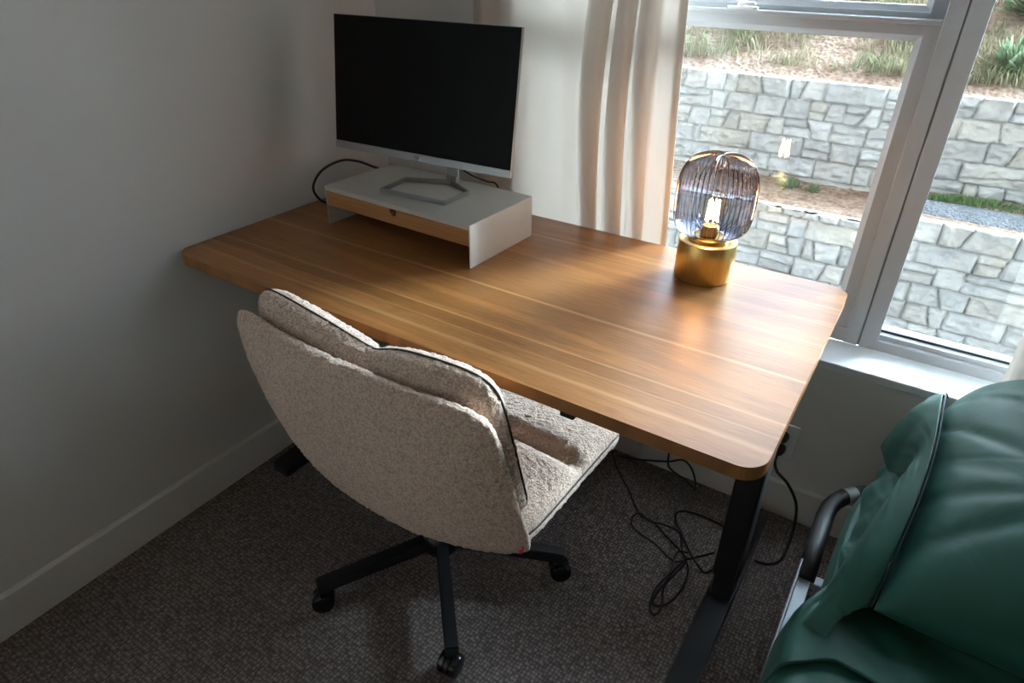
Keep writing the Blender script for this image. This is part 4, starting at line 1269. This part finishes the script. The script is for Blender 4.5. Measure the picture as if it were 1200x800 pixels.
    ca.data.foreach_set('color', rgba.reshape(-1).astype(np.float32))
    o = link(name, me, M['stone'], None, True)
    return tag(o, label, 'retaining wall')
LWY, UWY = 4.30, 5.20
def low_top(x): return -0.53 if x < 1.30 else -0.425
def up_top(x): return 0.365
stone_wall('retaining_wall', 'lower pale stone block retaining wall outside the window', -2.6, 4.6, LWY, low_top, -2.9, 0.0105, 11)
stone_wall('retaining_wall', 'upper pale stone block retaining wall under the grassy slope', -3.2, 5.2, UWY, up_top, -0.66, 0.0105, 23)

def ground(name, x0, x1, y0, y1, zfn, n, mat, label=None):
    nx = max(2, int((x1 - x0) / n)); ny = max(2, int((y1 - y0) / n))
    P = np.zeros((nx, ny, 3))
    xs = np.linspace(x0, x1, nx); ys = np.linspace(y0, y1, ny)
    X, Y = np.meshgrid(xs, ys, indexing='ij')
    P[..., 0] = X; P[..., 1] = Y; P[..., 2] = zfn(X, Y)
    o = link(name, grid_mesh(name, P), mat, None, True); o['kind'] = 'structure'
    return o
def terr_z(X, Y): return -0.545 + 0.105 * (1 / (1 + np.exp(-(X - 1.3) * 30))) + (Y - 4.45) * 0.02 + 0.05 * fbm(X * 2, Y * 2, 4)
ground('terrace_soil', -3.2, 5.2, LWY + 0.06, UWY + 0.02, terr_z, 0.03, M['dirt'])  # soil terrace between the two block walls
def hill_z(X, Y): return 0.335 + np.minimum((Y - UWY) * (0.42 + 0.25 * np.clip(Y - UWY - 1.5, 0, 1) / (1 + np.exp(X - 3.5))), 1.5 + 3.4 / (1 + np.exp(X - 3.5)) + (Y - UWY) * 0.02) + 0.25 * fbm(X * 0.8, Y * 0.8, 4) * np.clip((Y - UWY) * 1.5, 0, 1) + 0.03 * fbm(X * 4, Y * 4, 3)  # unseen crest shaped for light: higher left to cut desk glare, lower right
ground('hill_slope', -9, 11, UWY + 0.02, 14, hill_z, 0.07, M['dirt'])  # hillside above the upper wall
ground('lower_ground', -9, 11, 0.25, LWY + 0.05, lambda X, Y: -2.9 + 0.05 * fbm(X, Y, 3), 0.2, M['gravel'])  # ground at the foot of the lower wall
o = ground('gravel_strip', 1.25, 4.2, LWY + 0.17, LWY + 0.62, lambda X, Y: terr_z(X, Y) + 0.045 - 0.10 * np.abs((Y - LWY - 0.38) / 0.23) ** 3 - 0.09 * np.clip((1.45 - X) / 0.2, 0, 1) + 0.02 * fbm(X * 12, Y * 12, 2), 0.02, M['gravel'])  # gravel strip on the terrace

def grass(name, label, mat, spots, kind='stuff', cat='grass', blade=(0.10, 0.22), wid=0.006, lean=0.5):
    V = []; F = []; T = []
    rs = random.Random(len(spots))
    for (x, y, z, tone, sc) in spots:
        a = rs.uniform(0, 2 * PI); h = rs.uniform(*blade) * sc; ln = rs.uniform(0.1, lean) * h; w = wid * rs.uniform(0.6, 1.3)
        dx, dy = math.cos(a), math.sin(a); px, py = -dy * w, dx * w
        i = len(V)
        V += [(x - px, y - py, z), (x + px, y + py, z), (x + dx * ln * 0.4 + px * .7, y + dy * ln * 0.4 + py * .7, z + h * 0.6), (x + dx * ln * 0.4 - px * .7, y + dy * ln * 0.4 - py * .7, z + h * 0.6), (x + dx * ln, y + dy * ln, z + h)]
        F += [(i, i + 1, i + 2, i + 3), (i + 3, i + 2, i + 4)]
        T += [tone] * 5
    me = bpy.data.meshes.new(name); me.from_pydata(V, [], F)
    at = me.attributes.new('Tone', 'FLOAT', 'POINT'); at.data.foreach_set('value', T)
    o = link(name, me, mat)
    return tag(o, label, cat, kind=kind)
rs = random.Random(5)
sp1 = []
def hz(x, y): return float(hill_z(np.array([x]), np.array([y]))[0])
while len(sp1) < 19000:
    x = rs.uniform(-2.6, 4.2); y = UWY + 0.22 + 2.8 * rs.random() ** 1.3
    dens = noise.noise(Vector((x * 1.3, y * 1.5, 2.0))) + 0.25 * noise.noise(Vector((x * 5, y * 5, 1)))
    band = 0.55 if y < UWY + 1.1 else 0.28
    if rs.random() < band + dens:
        g = 0.5 + 0.9 * noise.noise(Vector((x * 2.2, y * 2.2, 9)))
        sp1.append((x, y, hz(x, y) - 0.01, min(1, max(0, g + rs.uniform(-.25, .25))), 0.8))
grass('hillside_grass', 'dry and green grass growing on the slope above the upper block wall', M['dry_grass'], sp1, blade=(0.06, 0.19), wid=0.006, lean=1.1)
def tz(x, y): return float(terr_z(np.array([x]), np.array([y]))[0])
sp2 = []
for _ in range(1300):
    x = rs.gauss(1.72, 0.20) if rs.random() < 0.7 else rs.gauss(2.3, 0.25); y = UWY - 0.20 + rs.gauss(0, 0.07)
    if y > UWY - 0.14: continue
    sp2.append((x, y, tz(x, y) - 0.005, rs.random(), 0.5))
grass('terrace_grass', 'green grass tufts at the foot of the upper block wall, right pane', M['green_grass'], sp2, blade=(0.05, 0.13), wid=0.005, lean=1.0)
def bush(name, label, x, y, z, r, n, seed, group=None):
    r_ = random.Random(seed); V = []; F = []; T = []
    for _ in range(n):
        a = r_.uniform(0, 2 * PI); el = r_.uniform(0.15, 1.45); L = r * r_.uniform(0.6, 1.0)
        d = Vector((math.cos(a) * math.cos(el), math.sin(a) * math.cos(el), math.sin(el)))
        b = Vector((r_.gauss(0, r * 0.2), r_.gauss(0, r * 0.2), 0))
        p = d.cross(Vector((0, 0, 1))).normalized() * 0.035 * r / 0.3 * 0.5
        i = len(V)
        for q, w in ((0.0, 0.5), (0.5, 1.0), (0.8, 0.7)):
            c = b + d * L * q; V += [tuple(c - p * w), tuple(c + p * w)]
        V.append(tuple(b + d * L)); tn = r_.random()
        T += [tn] * 7
        F += [(i, i + 1, i + 3, i + 2), (i + 2, i + 3, i + 5, i + 4), (i + 4, i + 5, i + 6)]
    me = bpy.data.meshes.new(name); me.from_pydata(V, [], F)
    at = me.attributes.new('Tone', 'FLOAT', 'POINT'); at.data.foreach_set('value', T)
    o = link(name, me, M['shrub']); o.location = (x, y, z)
    return tag(o, label, 'shrub', group)
BUSH = [(-0.22, 6.35, 0.30, 'grey-green shrub on the slope, nearest the curtain'),
        (1.02, 6.15, 0.26, 'pale green shrub on the slope beside the sash corner'),
        (0.45, 6.7, 0.22, 'low green shrub at the top middle of the left pane'),
        (1.95, 6.6, 0.42, 'bright green shrub in the upper right of the right pane'),
        (1.85, 5.75, 0.30, 'bushy green shrub just above the upper wall, right pane')]
for k, (x, y, r, lab) in enumerate(BUSH):
    bush('shrub', lab, x, y, hz(x, y) - 0.03, r, 260, k + 3)
for k, (x, y, r, lab) in enumerate([(0.60, 4.93, 0.10, 'small green weed on the dirt terrace, right of the lamp shade'), (0.40, 4.95, 0.12, 'small pale weed on the dirt terrace, closest to the lamp shade')]):
    bush('weed', lab, x, y, tz(x, y) - 0.01, r, 90, k + 31)

# ------------------------------------------------------------------ light
wd = bpy.data.worlds.new('overcast'); scene.world = wd; wd.use_nodes = True
nt = wd.node_tree; nt.nodes.clear()
wo = nt.nodes.new('ShaderNodeOutputWorld'); bg = nt.nodes.new('ShaderNodeBackground')
tc = nt.nodes.new('ShaderNodeTexCoord'); sx = nt.nodes.new('ShaderNodeSeparateXYZ'); nt.links.new(tc.outputs['Generated'], sx.inputs[0])
# overcast sky, with a strong glow added beyond the hill to light the room
dp = nt.nodes.new('ShaderNodeVectorMath'); dp.operation = 'DOT_PRODUCT'; nt.links.new(tc.outputs['Generated'], dp.inputs[0])
dp.inputs[1].default_value = Vector((0.70, 0.63, 0.30)).normalized()
r = ramp(nt, dp.outputs['Value'], [(0.0, (0.86, 0.88, 0.91)), (0.45, (1.3, 1.45, 1.65)), (0.70, (3.0, 3.5, 4.1)), (0.84, (9.0, 11.0, 13.2)), (0.985, (88.0, 107.0, 125.0))])
d2 = nt.nodes.new('ShaderNodeVectorMath'); d2.operation = 'DOT_PRODUCT'; nt.links.new(tc.outputs['Generated'], d2.inputs[0])
d2.inputs[1].default_value = Vector((-0.22, 0.74, 0.80)).normalized()
r2 = ramp(nt, d2.outputs['Value'], [(0.78, (0.0, 0.0, 0.0)), (0.99, (3.4, 3.6, 4.6))])  # second glow added high in the sky for the sheen on the desk
ad = nt.nodes.new('ShaderNodeMixRGB'); ad.blend_type = 'ADD'; ad.inputs[0].default_value = 1.0
nt.links.new(r.outputs[0], ad.inputs[1]); nt.links.new(r2.outputs[0], ad.inputs[2])
nt.links.new(ad.outputs[0], bg.inputs[0]); bg.inputs[1].default_value = SKY
nt.links.new(bg.outputs[0], wo.inputs[0])
wd.cycles.sampling_method = 'MANUAL' if hasattr(wd, 'cycles') else None
for (nm, loc, rot, sx_, sy_) in (('daylight_1', ((OX0 + OX1) / 2, 0.22, (OZ0 + OZ1) / 2), (-PI / 2, 0, 0), OX1 - OX0, OZ1 - OZ0),):
    L = bpy.data.lights.new(nm, 'AREA'); L.shape = 'RECTANGLE'; L.size = sx_; L.size_y = sy_
    L.cycles.is_portal = True
    lo = bpy.data.objects.new(nm, L); COL.objects.link(lo); lo.location = loc
    lo.rotation_euler = rot

cl = thing('added_ceiling_light', 'added round warm ceiling light filling the room from behind the viewer, unseen', 'ceiling light', (1.7, -2.3, WH - 0.0003))  # fixture added as dim warm fill, no such lamp in view
obj('canopy', lathe([(0, 0), (0.15, 0), (0.15, -0.02), (0, -0.02)], 48), M['white_plastic'], cl, auto=30)
obj('diffuser', lathe([(0.14, -0.0205), (0.138, -0.035), (0.11, -0.055), (0.05, -0.066), (0, -0.068)], 48), mat_emit('warm_fill_glow', (1.0, 0.66, 0.40), 2.6), cl, smooth=True)
# ------------------------------------------------------------------ camera
cam = bpy.data.cameras.new('camera'); co = bpy.data.objects.new('camera', cam); COL.objects.link(co)
Rr = ((0.8374769019930116, 0.5463660296506698, 0.010798160580480415), (-0.2900985504143388, 0.4277475562973866, 0.8560811054620334), (0.4631147478494475, -0.7200806827886325, 0.5167286914803313))
mw_ = Matrix(Rr).transposed().to_4x4(); mw_.translation = (1.49916737, -1.57331184, 1.38858888)
co.matrix_world = mw_
cam.sensor_width = 36; cam.lens = 36 * 770.6331 / 1200; cam.clip_start = 0.02
scene.camera = co
vs = scene.view_settings
scene.display_settings.display_device = 'sRGB'
vs.view_transform = 'Standard'; vs.look = 'None'; vs.exposure = 1.15; vs.gamma = 1.0; vs.use_curve_mapping = False
